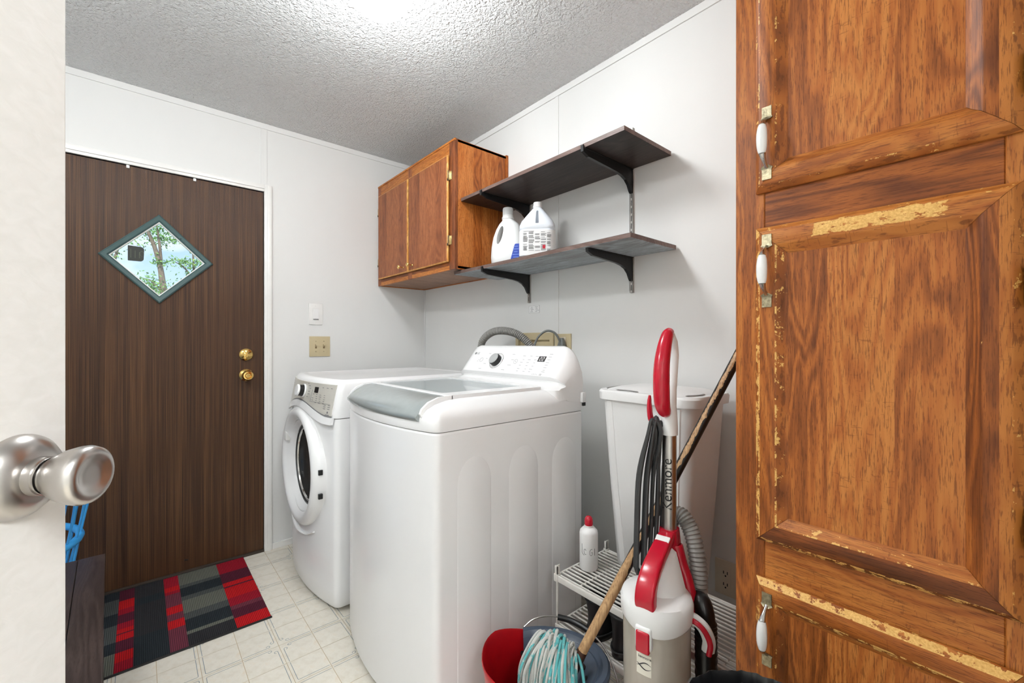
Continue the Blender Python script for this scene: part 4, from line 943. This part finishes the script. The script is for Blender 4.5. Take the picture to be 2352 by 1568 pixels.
# wringer: slate rim over the right half, funnel plate with holes
wr_ = MB().xf(BKM); n = 30
def half(rx, ry, z, x0=-.055):
    th0 = math.acos(max(-1, min(1, x0/rx))); return [(rx*math.cos(-th0+2*th0*k/n), ry*math.sin(-th0+2*th0*k/n), z) for k in range(n+1)]
rows = [half(.1745, .1445, RZ-.022), half(.178, .148, RZ-.004), half(.178, .148, RZ+.006), half(.172, .142, RZ+.011), half(.158, .128, RZ+.010), half(.152, .122, RZ+.002), half(.148, .118, RZ-.002), half(.142, .113, RZ+.001), half(.125, .098, RZ-.008), half(.105, .082, RZ-.035), half(.085, .065, RZ-.062), half(.07, .05, RZ-.066, -.05)]
wr_.loft(rows, False, False, closed=False); last = rows[-1]; wr_.f([wr_.v(p) for p in last])
wg = wr_.build('wringer', M_NAVY, bk, 40)
hm = simple('drain_hole_dark', srgb(30, 12, 14), .6)
for a, rr in ((.25, .112), (.75, .112), (1.25, .112), (-.3, .112), (1.75, .112), (2.1, .108), (.5, .09), (1.1, .09), (1.6, .09), (0, .05), (.9, .05), (-.6, .1)):
    x, y = rr*math.cos(a)*1.0, rr*math.sin(a)*.80; z = RZ-.008-(.125-rr)/.04*.054 if rr > .085 else RZ-.0615
    z = RZ-.0065-max(0, (.125-rr))*1.35
    h = MB().xf(BKM @ Matrix.Translation((x, y, z+.0008)) @ rot_from((-math.cos(a)*.85, -math.sin(a)*.85, .8)) @ Matrix.Rotation(a, 4, 'Z')); h.loft([[(p, q, zz) for p, q in ell(0, 0, .012, .0075, 16)] for zz in (-.001, .0022)]); h.build('drain_hole', hm, wg)
# bail: wire with black grip resting on the far rim
P3 = [BKM @ Vector(p) for p in ((-.052, .150, RZ+.002), (-.02, .166, RZ+.016), (.03, .175, RZ+.020), (.09, .165, RZ+.014), (.145, .125, RZ+.006), (.180, .06, RZ-.004), (.192, -.01, RZ-.018), (.186, -.08, RZ-.03), (.15, -.135, RZ-.03), (.09, -.160, RZ-.015), (-.03, -.152, RZ))]
MB().tube(spline(P3, 6), .0024, 8).build('bail_wire', M_CHROME, bk)
MB().tube(spline([BKM @ Vector(p) for p in ((.055, .1735, RZ+.018), (.09, .165, RZ+.014), (.12, .147, RZ+.010), (.148, .122, RZ+.006))], 6), .0088, 12).build('bail_grip', M_BLACK, bk)
# mop
MA = Vector((.900, .757, .345)); MBt = Vector((1.390, .3925, 1.455)); ax = (MBt-MA).normalized()
mp = thing('string_mop', MA, 'string mop with chipped black stick, teal and white head in the bucket', 'mop')
m = MB(); n = 70; pts = [MA.lerp(MBt, k/n) for k in range(n+1)]; m.tube(pts, .0132, 16)
o = m.build('stick', M_STICK, mp, 60); me = o.data
al = me.attributes.new('along', 'FLOAT', 'POINT'); sd = me.attributes.new('side', 'FLOAT', 'POINT'); b0 = WORLD[mp.name]
bare = Vector((-.95, -.05, .35)).normalized()
for i, v in enumerate(me.vertices):
    p = v.co+b0; s = (p-MA).dot(ax)/(MBt-MA).length; rad = (p-MA-ax*(p-MA).dot(ax)).normalized()
    al.data[i].value = max(0, min(1, (s-.10)/.14)); sd.data[i].value = max(0, rad.dot(bare))**3
MB().tube([MA-ax*.055, MA-ax*.02, MA+ax*.006], [.016, .0145, .0138], 16).build('socket', simple('brown_stained_socket', srgb(74, 40, 24), .5, var=.3, scale=60), mp)
def m_strand():
    t = NT('mop_yarn'); a = t.n('ShaderNodeAttribute', attribute_name='tint').outputs['Fac']; n = t.noise(t.obj(), 55, 3, .6); f = t.noise(t.obj(), 700, 2)
    mk = t.bw(t.math('ADD', t.math('MULTIPLY', n, 1.3), t.math('SUBTRACT', a, .95)), .20, .34)
    c = t.mix(mk, srgb(206, 206, 200), srgb(76, 178, 180)); c = t.mix(t.math('MULTIPLY', f, .5), c, srgb(120, 132, 130)); t.set(c, .9); t.bump(f, .5, .001); return t.m
m = MB(); random.seed(11); tint = []; nst = 190
# crown of the head lies along a ridge from the socket to the left; yarn falls toward the viewer and left
Ra = MA-ax*.035+Vector((0, 0, .012)); Rb = Vector((.818, .826, .378))
for k in range(nst):
    u = random.random()**.8; rp = Ra.lerp(Rb, u)+Vector((random.uniform(-.018, .018), random.uniform(-.018, .018), .012*math.sin(u*PI)+random.uniform(-.008, .008)))
    spread = random.uniform(-1.3, 1.6)
    dirv = (-FV*random.uniform(.65, 1.1)+LV*(.10+.75*u+.25*spread)).normalized()
    ln_ = random.uniform(.080, .135)*(1.1-.5*u); back = random.uniform(.005, .028)
    lift = random.uniform(.004, .022)
    q0 = rp-dirv*back+Vector((0, 0, -.012)); q1 = rp+Vector((0, 0, lift)); q2 = rp+dirv*ln_*.4+Vector((0, 0, lift*.6-.004)); q3 = rp+dirv*ln_*.75+Vector((random.uniform(-.006, .006), random.uniform(-.006, .006), -.030-.03*random.random())); q4 = rp+dirv*ln_*.95+Vector((random.uniform(-.008, .008), random.uniform(-.008, .008), -.075-.05*random.random()))
    pts = spline([q0, q1, q2, q3, q4], 4); r0 = random.uniform(.0030, .0048)
    n0 = len(m.bm.verts); m.tube(pts, [r0*.8]+[r0]*(len(pts)-3)+[r0*.8, r0*.35], 6); tint += [random.random()]*(len(m.bm.verts)-n0)
o = m.build('yarn', m_strand(), mp, 60, kind='stuff'); at = o.data.attributes.new('tint', 'FLOAT', 'POINT')
for i, v in enumerate(tint): at.data[i].value = v

# ================================================================== UPRIGHT VACUUM
VB = Vector((.924, .549, 0)); vf = Vector((-.982, -.19, 0)); vs = Vector((.19, -.982, 0))
VM = Matrix(((vs.x, vf.x, 0, VB.x), (vs.y, vf.y, 0, VB.y), (0, 0, 1, 0), (0, 0, 0, 1)))      # local: a right, b front, z up
va_ = thing('upright_vacuum', VB, 'red and white upright vacuum cleaner with clear dust canister', 'vacuum')
V = lambda a, b, z: VM @ Vector((a, b, z))
CR = .0755
mm = MB().xf(VM); mm.loft([[(x, y, z) for x, y in rrect(-.15, .15, -.08, .15, .05, 6)] for z in (.004, .05)]+[[(x, y, .075) for x, y in rrect(-.13, .13, -.08, .12, .05, 6)]]); mm.build('floor_head', M_RED, va_, 50)
MB().xf(VM).lathe([(.075, .07), (.088, .10), (.088, .215), (.080, .225)], 40, True, True).build('motor_housing', M_WHITEP, va_)
ca = MB().xf(VM).lathe([(.072, .222), (CR-.002, .23), (CR, .40), (CR+.001, .565)], 56, True, False).build('dust_canister', M_MURKY, va_, 50)
MB().xf(VM).lathe([(.03, .225), (.035, .42), (.050, .53), (.052, .57)], 30, True, True).build('cyclone_cone', M_GREYH, ca)
MB().xf(VM).lathe([(CR+.0005, .536), (CR+.003, .538), (CR+.003, .544), (CR+.001, .546)], 56).build('canister_band', M_GREYH, ca)
# lid: wavy skirt
ld = MB().xf(VM); n = 56; rings = []
for r, z, wv in ((CR+.0035, .544, 1), (CR+.006, .548, 1), (CR+.0065, .578, .2), (CR+.002, .5905, 0), (CR-.012, .596, 0), (.05, .601, 0), (.02, .603, 0)):
    rings.append([(r*math.cos(2*PI*k/n), r*math.sin(2*PI*k/n), z+wv*(.008*math.cos(2*PI*k/n*2+.6)-.006)) for k in range(n)])
ld.loft(rings, False, True); lid = ld.build('canister_lid', M_WHITEP, va_, 50)
fn = MB().xf(VM); fn.loft([[(-.012, y, z) for y, z in ((.050, .596), (.042, .622), (-.03, .675), (-.075, .685), (-.075, .596))], [(.026, y, z) for y, z in ((.038, .594), (.030, .61), (-.02, .655), (-.065, .668), (-.072, .594))], [(.056, y, z) for y, z in ((.022, .590), (.012, .596), (-.02, .602), (-.036, .605), (-.044, .590))]]); fn.build('lid_fin', M_WHITEP, lid, 30)
# carry handle (red) from lid front up to the wand base
hd = MB().xf(VM); path = spline([(0, .066, .585), (0, .068, .604), (0, .060, .630), (0, .034, .654), (0, -.008, .674), (0, -.052, .690), (0, -.092, .700)], 5); rings = []
for i, p in enumerate(path):
    tn = (path[min(i+1, len(path)-1)]-path[max(i-1, 0)]).normalized(); nn = Vector((1, 0, 0)).cross(tn).normalized(); w = .0235-.005*i/len(path); h = .0095+.004*min(1, i/6)
    rings.append([p+Vector((x, 0, 0))+nn*y for x, y in rrect(-w, w, -h, h, .007, 4)])
hd.loft(rings); hd.build('carry_handle', M_RED, va_, 50)
tg = MB().xf(VM @ Matrix.Translation((0, -.040, .692)) @ Matrix.Rotation(math.radians(-32), 4, 'X')); tg.box(-.017, .017, -.016, .016, -.012, .008, .003); tg.build('release_button', M_WHITEP, va_)
tg = MB().xf(VM @ Matrix.Translation((0, -.040, .692)) @ Matrix.Rotation(math.radians(-32), 4, 'X'))
for k in range(3): tg.box(-.012+k*.009, -.006+k*.009, .002, .008, .0078, .0086)
tg.build('button_print', M_INK, va_, 0)['kind'] = 'stuff'
# red spine behind the canister
sp_ = MB().xf(VM); sp_.loft([[(x, y, z) for x, y in rrect(-w, w, c-d, c+d, .012, 4)] for z, w, c, d in ((.12, .045, -.094, .018), (.45, .045, -.096, .018), (.545, .040, -.098, .018), (.62, .028, -.098, .022), (.675, .024, -.095, .024), (.712, .0215, -.092, .0215))]); sp_.build('spine', M_RED, va_, 50)
MB().xf(VM @ Matrix.Translation((.034, -.078, .60)) @ Matrix.Rotation(math.radians(-20), 4, 'Y')).box(-.010, .010, -.012, .012, -.016, .016, .003).build('latch_tab', M_RED, va_)
du = MB(); du.tube(spline([V(.018, -.090, .675), V(.030, -.085, .635), V(.046, -.078, .60), V(.058, -.070, .56), V(.062, -.066, .52)], 5), [.016]*21, 16); du.build('air_duct', M_RED, va_, 50)
# front latch, lower than the lid
lt = MB().xf(VM); lt.box(-.019, .019, .068, .0855, .500, .552, .007, 3); lt.build('latch_frame', M_WHITEP, va_, 40)
lt = MB().xf(VM); lt.box(-.0155, .0155, .077, .0895, .495, .543, .005, 3); lt.build('latch', M_RED, va_, 40)
# sticker on the canister
def canwrap(me, R, a0):
    for v in me.vertices:
        a = a0+v.co.x/R; p = VM @ Vector(((R+v.co.z)*math.cos(a), (R+v.co.z)*math.sin(a), v.co.y)); v.co = p
sm = MB(); k = 10; g = [[sm.v((-.016+.034*i/k, z, .0004)) for i in range(k+1)] for z in (.440, .453, .487)]
for r in range(2):
    for i in range(k): sm.f([g[r][i], g[r][i+1], g[r+1][i+1], g[r+1][i]])
me = sm.mesh('sticker', simple('cream_sticker', srgb(232, 228, 214), .35, var=.02), 60, False); canwrap(me, CR+.0008, PI/2); st = link('sticker', me, va_)
me = text_mesh('kenmore', .0085, Matrix.Translation((.001, .480, .0008)), .0001, sx=.95); me.transform(Matrix.Identity(4))
bmx = bmesh.new(); bmx.from_mesh(me); bmx.to_mesh(me); bmx.free()
for v in me.vertices: v.co.x = -v.co.x if False else v.co.x
def flipx(me):
    for v in me.vertices: v.co.x = -v.co.x
flipx(me); canwrap(me, CR+.0008, PI/2); me.materials.clear(); me.materials.append(M_INKD); link('sticker_text', me, st)
sw_ = MB()
for amp, z0 in ((.006, .463), (-.005, .459)):
    P = [Vector((-.015+.032*i/14, z0+amp*math.sin(i/14*PI*1.25+.3), .001)) for i in range(15)]; sw_.tube(P, [.0003+.0012*math.sin(i/14*PI)*(.4+.6*i/14) for i in range(15)], 6)
me = sw_.mesh('swoosh', M_INKD, 60); canwrap(me, CR+.0008, PI/2); link('sticker_swoosh', me, st)
# wand
WB = -.092
MB().xf(VM @ Matrix.Translation((0, WB, 0))).lathe([(.0175, .70), (.0175, .985)], 28).build('wand', simple('satin_aluminium', srgb(190, 187, 184), .3, 1.0, var=.03), va_, 50)
# lettering reads upward on the side facing the viewer
tv = (Vector((0, 0, 0))-V(0, WB, 0)); tv.z = 0; tv.normalize(); rv = tv.cross(Vector((0, 0, 1))) * -1
rv = Vector((0, 0, 1)).cross(tv)
me = text_mesh('Kenmore', .034, Matrix(), .0001, bold=-.0002)
for v in me.vertices:
    x, y = v.co.x, v.co.y; a = (-y-.0045)/.0177        # text x runs up the tube, text y toward the left
    p = V(0, WB, .826)+Vector((0, 0, x))+(tv*math.cos(a)+rv*math.sin(a))*.0187; v.co = p
me.materials.clear(); me.materials.append(M_INKD); link('wand_text', me, va_)
gs = MB(); gp = [(WB, .948, .0205, .0205), (WB, .965, .0205, .0205), (WB+.001, .995, .0195, .0195), (WB-.001, 1.02, .0175, .017), (WB-.014, 1.06, .0115, .0135), (WB-.027, 1.105, .0095, .0125), (WB-.036, 1.150, .0095, .0125), (WB-.028, 1.182, .010, .012), (WB-.002, 1.206, .009, .011)]
gs.xf(VM); rings = []
cen = [Vector((0, b, z)) for b, z, _, _ in gp]
for i, (b, z, rb, ra) in enumerate(gp):
    tn = (cen[min(i+1, len(cen)-1)]-cen[max(i-1, 0)]).normalized(); nn = Vector((1, 0, 0)).cross(tn).normalized()
    rings.append([cen[i]+Vector((ra*math.cos(q), 0, 0))+nn*rb*math.sin(q) for q in [2*PI*j/20 for j in range(20)]])
gs.loft(rings); gs.build('handle_loop', M_WHITEP, va_, 60)
gr = MB(); gp = [(WB+.020, 1.004, .011), (WB+.036, 1.012, .016), (WB+.051, 1.030, .0185), (WB+.057, 1.06, .0195), (WB+.058, 1.10, .0195), (WB+.052, 1.135, .0185), (WB+.036, 1.170, .0170), (WB+.016, 1.197, .0150), (WB-.001, 1.207, .0120)]
P = spline([V(0, b, z) for b, z, _ in gp], 4); rr = np.interp(np.linspace(0, 1, len(P)), np.linspace(0, 1, len(gp)), [r for *_, r in gp]); gr.tube(P, [float(x) for x in rr], 20); gr.build('grip', M_RED, va_, 60)
hk = MB(); hk.tube(spline([V(-.014, WB+.004, .965), V(-.030, WB+.008, .97), V(-.043, WB+.012, .985), V(-.046, WB+.014, 1.02), V(-.045, WB+.014, 1.045)], 4), [.008, .008, .009, .010, .0105, .011, .0112, .011, .011, .0105, .010, .010, .009, .008, .0075, .006, .0045], 12, flat=.7); hk.build('cord_hook', M_RED, va_)
MB().xf(VM).box(-.045, -.008, WB-.004, WB+.014, .945, .960, .003).build('hook_arm', M_WHITEP, va_)
# cord hung in loops
for k in range(7):
    random.seed(30+k); lo_ = random.uniform(.56, .60); a1 = -.036-.0062*k; a2 = -.016-.006*((k*3) % 7); bb = WB+.010+.004*((k*5) % 7); tp = -.016-.0035*k; zt = .992-.004*abs(k-3)
    P = [V(a1-.010, bb, lo_+.02), V(a1-.006, bb+.004, .70), V(a1+.002, bb+.008, .84), V(tp-.008, bb+.010, .945), V(tp, bb+.006, zt), V(tp+.008, bb, .945), V(a2+.002, bb-.006, .84), V(a2-.004, bb-.008, .70), V(a2-.010, bb-.006, lo_+.02), V((a1+a2)/2-.010, bb-.003, lo_-.010)]
    Q = spline(P+[P[0]], 6)[:-1]; MB().tube(Q, .0046, 8, True).build('cord_loop', M_CORD, va_)
# grey stretch hose over the back, black lower hose
P = spline([V(-.03, -.140, .60), V(-.022, -.145, .68), V(-.006, -.145, .722), V(.018, -.140, .730), V(.042, -.132, .700), V(.058, -.122, .652), V(.065, -.114, .60), V(.066, -.108, .55), V(.066, -.104, .52)], 16)
MB().tube(P, [.0215 if i % 3 == 0 else (.0180 if i % 3 == 1 else .0205) for i in range(len(P))], 16).build('stretch_hose', M_GREYH, va_, 40)
P = spline([V(.064, -.098, .515), V(.068, -.088, .552), V(.082, -.076, .558), V(.092, -.068, .525), V(.094, -.066, .45), V(.095, -.066, .30), V(.095, -.066, .13)], 14)
MB().tube(P, [.0225 if i < 42 else (.0255 if i % 2 else .0235) for i in range(len(P))], 18).build('black_hose', simple('black_hose_rubber', srgb(20, 20, 21), .3), va_, 40)
cl = MB(); cl.tube(spline([V(.070, -.022, .545), V(.084, -.016, .55), V(.100, -.022, .535), V(.108, -.034, .505), V(.104, -.042, .475)], 5), [.009]*21, 10, flat=1.6); cl.build('hose_clip', M_WHITEP, va_)
cl = MB(); cl.tube(spline([V(.072, -.010, .548), V(.087, -.003, .553), V(.104, -.010, .537), V(.113, -.025, .503), V(.108, -.034, .470)], 5), [.0045]*21, 10, flat=1.4); cl.build('hose_clip_edge', M_RED, va_)

# ================================================================== BAG-LINED BIN at the lower right
gb = thing('lined_trash_can', (.715, .240, 0), 'trash can lined with a black bag in front of the tall cabinet', 'trash can')
MB().xf(Matrix.Translation((.715, .240, 0))).lathe([(.095, .002), (.10, .01), (.122, .57), (.122, .576), (.117, .576), (.096, .02), (0, .02)], 36).build('can', M_CORD, gb)
m = MB().xf(Matrix.Translation((.715, .240, 0))); random.seed(3); n = 96; ph = [random.uniform(-1, 1) for _ in range(n)]
rings = []
for r, z, w in ((.105, .42, .003), (.113, .54, .004), (.118, .583, .003), (.123, .5955, .002), (.128, .591, .003), (.129, .56, .006), (.127, .49, .008)):
    rings.append([((r+w*(ph[k]+.6*math.sin(k*.9)))*math.cos(2*PI*k/n), (r+w*(ph[k]+.6*math.sin(k*.9)))*math.sin(2*PI*k/n), z+w*.4*ph[(k*7) % n]) for k in range(n)])
m.loft(rings, False, False); m.build('bag', simple('black_bin_bag', srgb(24, 25, 27), .25, var=.1), gb, 80)

# ================================================================== MAT, BENCH, BASKET
def m_mat():
    t = NT('woven_mat'); co = t.obj(); sp = t.n('ShaderNodeSeparateXYZ'); t.l(co, sp.inputs[0]); X, Y = sp.outputs[0], sp.outputs[1]
    at = t.n('ShaderNodeAttribute', attribute_name='col'); f = t.noise(co, 900, 2)
    rib = t.math('MULTIPLY_ADD', t.math('SINE', t.math('MULTIPLY', X, 2*PI/.0062)), .5, .5)
    c = t.mix(t.math('MULTIPLY', rib, .55), at.outputs['Color'], srgb(18, 18, 20), 'MIX')
    c = t.mix(t.math('MULTIPLY', f, .35), c, srgb(30, 26, 28)); t.set(c, .95); t.b.inputs['Specular IOR Level'].default_value = .1
    t.bump(t.math('ADD', t.math('MULTIPLY', t.math('SUBTRACT', 1.0, rib), 1.0), f), .8, .002); return t.m
MX0, MX1, MY0, MY1 = -.20, .425, 2.073, 2.742
mt = thing('door_mat', ((MX0+MX1)/2, (MY0+MY1)/2, 0), 'red, black and charcoal patchwork ribbed door mat at the entry door', 'mat')
MAT = m_mat()
CO = dict(red=(232, 32, 38), crim=(190, 30, 52), wine=(104, 40, 60), plum=(136, 66, 82), blk=(60, 60, 62), char=(96, 100, 98), olv=(128, 130, 118), dk=(52, 60, 64))
def strip(x0, x1, bands):
    """one sewn strip of the mat: bands listed from the door edge toward the room"""
    m = MB(); lay = m.bm.loops.layers.float_color.new('col'); y = MY1
    tot = sum(b[1] for b in bands)
    for cn, w in bands:
        y2 = y-(MY1-MY0)*w/tot
        f = m.f([m.v(p) for p in ((x0, y2, .007), (x1, y2, .007), (x1, y, .007), (x0, y, .007))])
        for l in f.loops: l[lay] = srgb(*CO[cn])
        y = y2
    b = len(m.bm.faces); m.box(x0, x1, MY0, MY1, .0003, .0068)
    m.bm.faces.ensure_lookup_table()
    for f in m.bm.faces[b:]:
        for l in f.loops: l[lay] = srgb(*CO['blk'])
    m.build('woven_strip', MAT, mt, 0, normals=False)
strip(.302, MX1, [('crim', .16), ('wine', .13), ('red', .05), ('wine', .015), ('red', .13), ('crim', .09), ('plum', .04), ('wine', .09), ('red', .10)])
strip(.142, .302, [('olv', .16), ('char', .04), ('dk', .11), ('char', .05), ('olv', .15), ('char', .07), ('dk', .12), ('olv', .03), ('blk', .11)])
strip(.086, .142, [('crim', .12), ('red', .05), ('crim', .03), ('plum', .13), ('red', .07), ('plum', .06), ('red', .07), ('plum', .18)])
strip(-.020, .086, [('blk', .2), ('dk', .1), ('blk', .4), ('dk', .3)])
strip(-.073, -.020, [('wine', .13), ('red', .1), ('crim', .06), ('wine', .09), ('crim', .06), ('red', .04), ('wine', .01), ('red', .06), ('wine', .10), ('red', .08), ('crim', .08)])
strip(MX0, -.073, [('dk', .12), ('char', .2), ('dk', .15), ('char', .2), ('dk', .12), ('olv', .2)])
m = MB(); m.box(MX0-.003, MX1+.003, MY1-.002, MY1+.004, .0003, .008, .002); m.box(MX0-.003, MX1+.003, MY0-.004, MY0+.002, .0003, .008, .002); m.build('binding', M_BLACK, mt, 0)['kind'] = 'stuff'
# dark plank bench
bc = thing('plank_bench', (-.30, 1.55, 0), 'low dark espresso wood bench with plank top beside the door mat', 'bench')
RB = Matrix.Translation((-.092, 2.05, 0)) @ Matrix.Rotation(math.radians(2.2), 4, 'Z')
w = [(-.066, 0), (-.185, -.0675), (-.304, -.1865), (-.41, -.3055)]
for x0, x1 in w: MB().xf(RB).box(x0, x1, -1.15, 0, .428, .45, .0012, 1).build('plank', M_BENCH, bc, 0)
for x0, x1 in ((-.052, -.004), (-.405, -.357)):
    for y0, y1 in ((-.052, -.004), (-1.145, -1.097)): MB().xf(RB).box(x0, x1, y0, y1, .0002, .428, .002, 1).build('leg', M_BENCH, bc, 0)
for x0, x1 in ((-.030, -.010), (-.40, -.38)): MB().xf(RB).box(x0, x1, -1.097, -.052, .36, .427, .001, 1).build('apron', M_BENCH, bc, 0)
# blue lattice basket behind the bench
bs = thing('laundry_basket', (-.425, 2.40, 0), 'bright blue plastic lattice laundry basket behind the inner door', 'basket')
def bp(a, z, dr=0):
    r = .17+(.28-.17)*z/.62+dr; return Vector((-.425+r*math.cos(a), 2.40+r*math.sin(a), z))
m = MB(); n = 26
for k in range(n):
    a = 2*PI*k/n; m.tube([bp(a+.02*math.sin(q*PI*3), .0+.60*q) for q in [j/12 for j in range(13)]], [.011-.0035*math.sin(q*PI*2)**2 for q in [j/12 for j in range(13)]], 8, flat=.5)
for z, r in ((.02, .008), (.20, .013), (.42, .014), (.60, .014)): m.tube([bp(2*PI*j/48, z) for j in range(48)], r, 8, True)
m.build('lattice', M_BLUE, bs, 60, kind='stuff')
MB().xf(Matrix.Translation((-.425, 2.40, 0))).lathe([(0, .001), (.165, .001), (.172, .008), (.165, .014), (0, .014)], 40).build('basket_floor', M_BLUE, bs)

# ================================================================== OUTSIDE
M_GRASS = simple('grass_ground', srgb(96, 128, 62), .9, var=.3, scale=8)
MB().box(-40, 40, YD+.3, 80, -.7, -.6).build('ground', M_GRASS, kind='structure', label='grassy ground outside the entry door', angle=0)
M_BARK = simple('grey_brown_bark', srgb(120, 104, 92), .9, var=.25, scale=20, bump=.4, bscale=40)
def m_leaf():
    t = NT('green_leaf'); a = t.n('ShaderNodeAttribute', attribute_name='tint').outputs['Fac']
    t.set(t.ramp(a, [(0, srgb(74, 128, 52)), (.5, srgb(126, 168, 84)), (1, srgb(206, 190, 120))]), .6); t.b.inputs['Transmission Weight'].default_value = 0; return t.m
M_LEAF = m_leaf()
def tree(base, stems, clumps, label, seed, size=.1):
    t = thing('tree', base, label, 'tree', 'trees beyond the entry door'); random.seed(seed); b = Vector(base)
    for nm, pts, r0, r1 in stems:
        P = spline([b+Vector(p) for p in pts], 6); MB().tube(P, [r0+(r1-r0)*i/(len(P)-1) for i in range(len(P))], 10).build(nm, M_BARK, t, 60)
    m = MB(); tint = []
    for (x, y, z), (rx, ry, rz), n in clumps:
        tn = random.random()*.6
        for k in range(n):
            v = Vector((random.gauss(0, .5)*rx, random.gauss(0, .5)*ry, random.gauss(0, .5)*rz)); c = b+Vector((x, y, z))+v
            u = Vector((random.uniform(-1, 1), random.uniform(-1, 1), random.uniform(-1, 1))).normalized(); w = u.orthogonal().normalized(); L = size*random.uniform(.5, 1.2)
            q = [c-u*L*.5, c+w*L*.25, c+u*L*.5, c-w*L*.25]; m.f([m.v(p) for p in q]); tint += [min(1, max(0, tn+random.uniform(-.15, .3)))]*4
    o = m.build('foliage', M_LEAF, t, 0, kind='stuff', normals=False); at = o.data.attributes.new('tint', 'FLOAT', 'POINT')
    for i, v in enumerate(tint): at.data[i].value = v
G = -.6
tree((.46, 14, G), [('trunk', [(0, 0, 0), (0, 0, 2.6), (-.05, 0, 3.4), (-.12, 0, 3.85), (-.24, 0, 4.3), (-.42, 0, 4.75)], .09, .03), ('branch', [(-.06, 0, 3.45), (-.07, .05, 3.9), (-.10, .05, 4.3), (-.16, .1, 4.8)], .045, .02), ('branch', [(-.02, 0, 3.0), (-.25, .1, 3.3), (-.42, .1, 3.35)], .03, .01)],
     [((-.30, 0, 3.15), (.35, .4, .30), 420), ((-.05, .1, 3.0), (.35, .3, .25), 260), ((-.15, .2, 4.6), (.5, .4, .35), 460), ((.12, .1, 4.38), (.3, .3, .16), 120), ((-.10, 0, 3.78), (.22, .2, .14), 90), ((-.6, .2, 4.2), (.3, .3, .2), 60)],
     'forked thin tree seen in the middle of the diamond window', 3, .085)
tree((1.35, 15.5, G), [('trunk', [(0, 0, 0), (0, 0, 2.5), (-.15, 0, 3.6), (-.2, 0, 4.4)], .07, .02), ('branch', [(-.12, 0, 3.5), (-.4, 0, 3.9), (-.62, 0, 4.05)], .03, .01)],
     [((-.30, 0, 4.05), (.45, .3, .18), 330), ((-.2, 0, 3.6), (.30, .3, .35), 260), ((-.45, 0, 3.15), (.35, .3, .15), 170), ((-.2, 0, 2.7), (.5, .4, .4), 300)],
     'leafy tree at the right corner of the diamond window', 5, .09)
tree((-.62, 15, G), [('trunk', [(0, 0, 0), (0, 0, 3.0), (.18, 0, 4.2), (.2, 0, 5.0)], .05, .02)], [((.0, 0, 4.0), (.22, .2, .25), 150), ((.1, 0, 5.0), (.5, .4, .3), 200)],
     'small tree at the left corner of the diamond window', 9, .085)
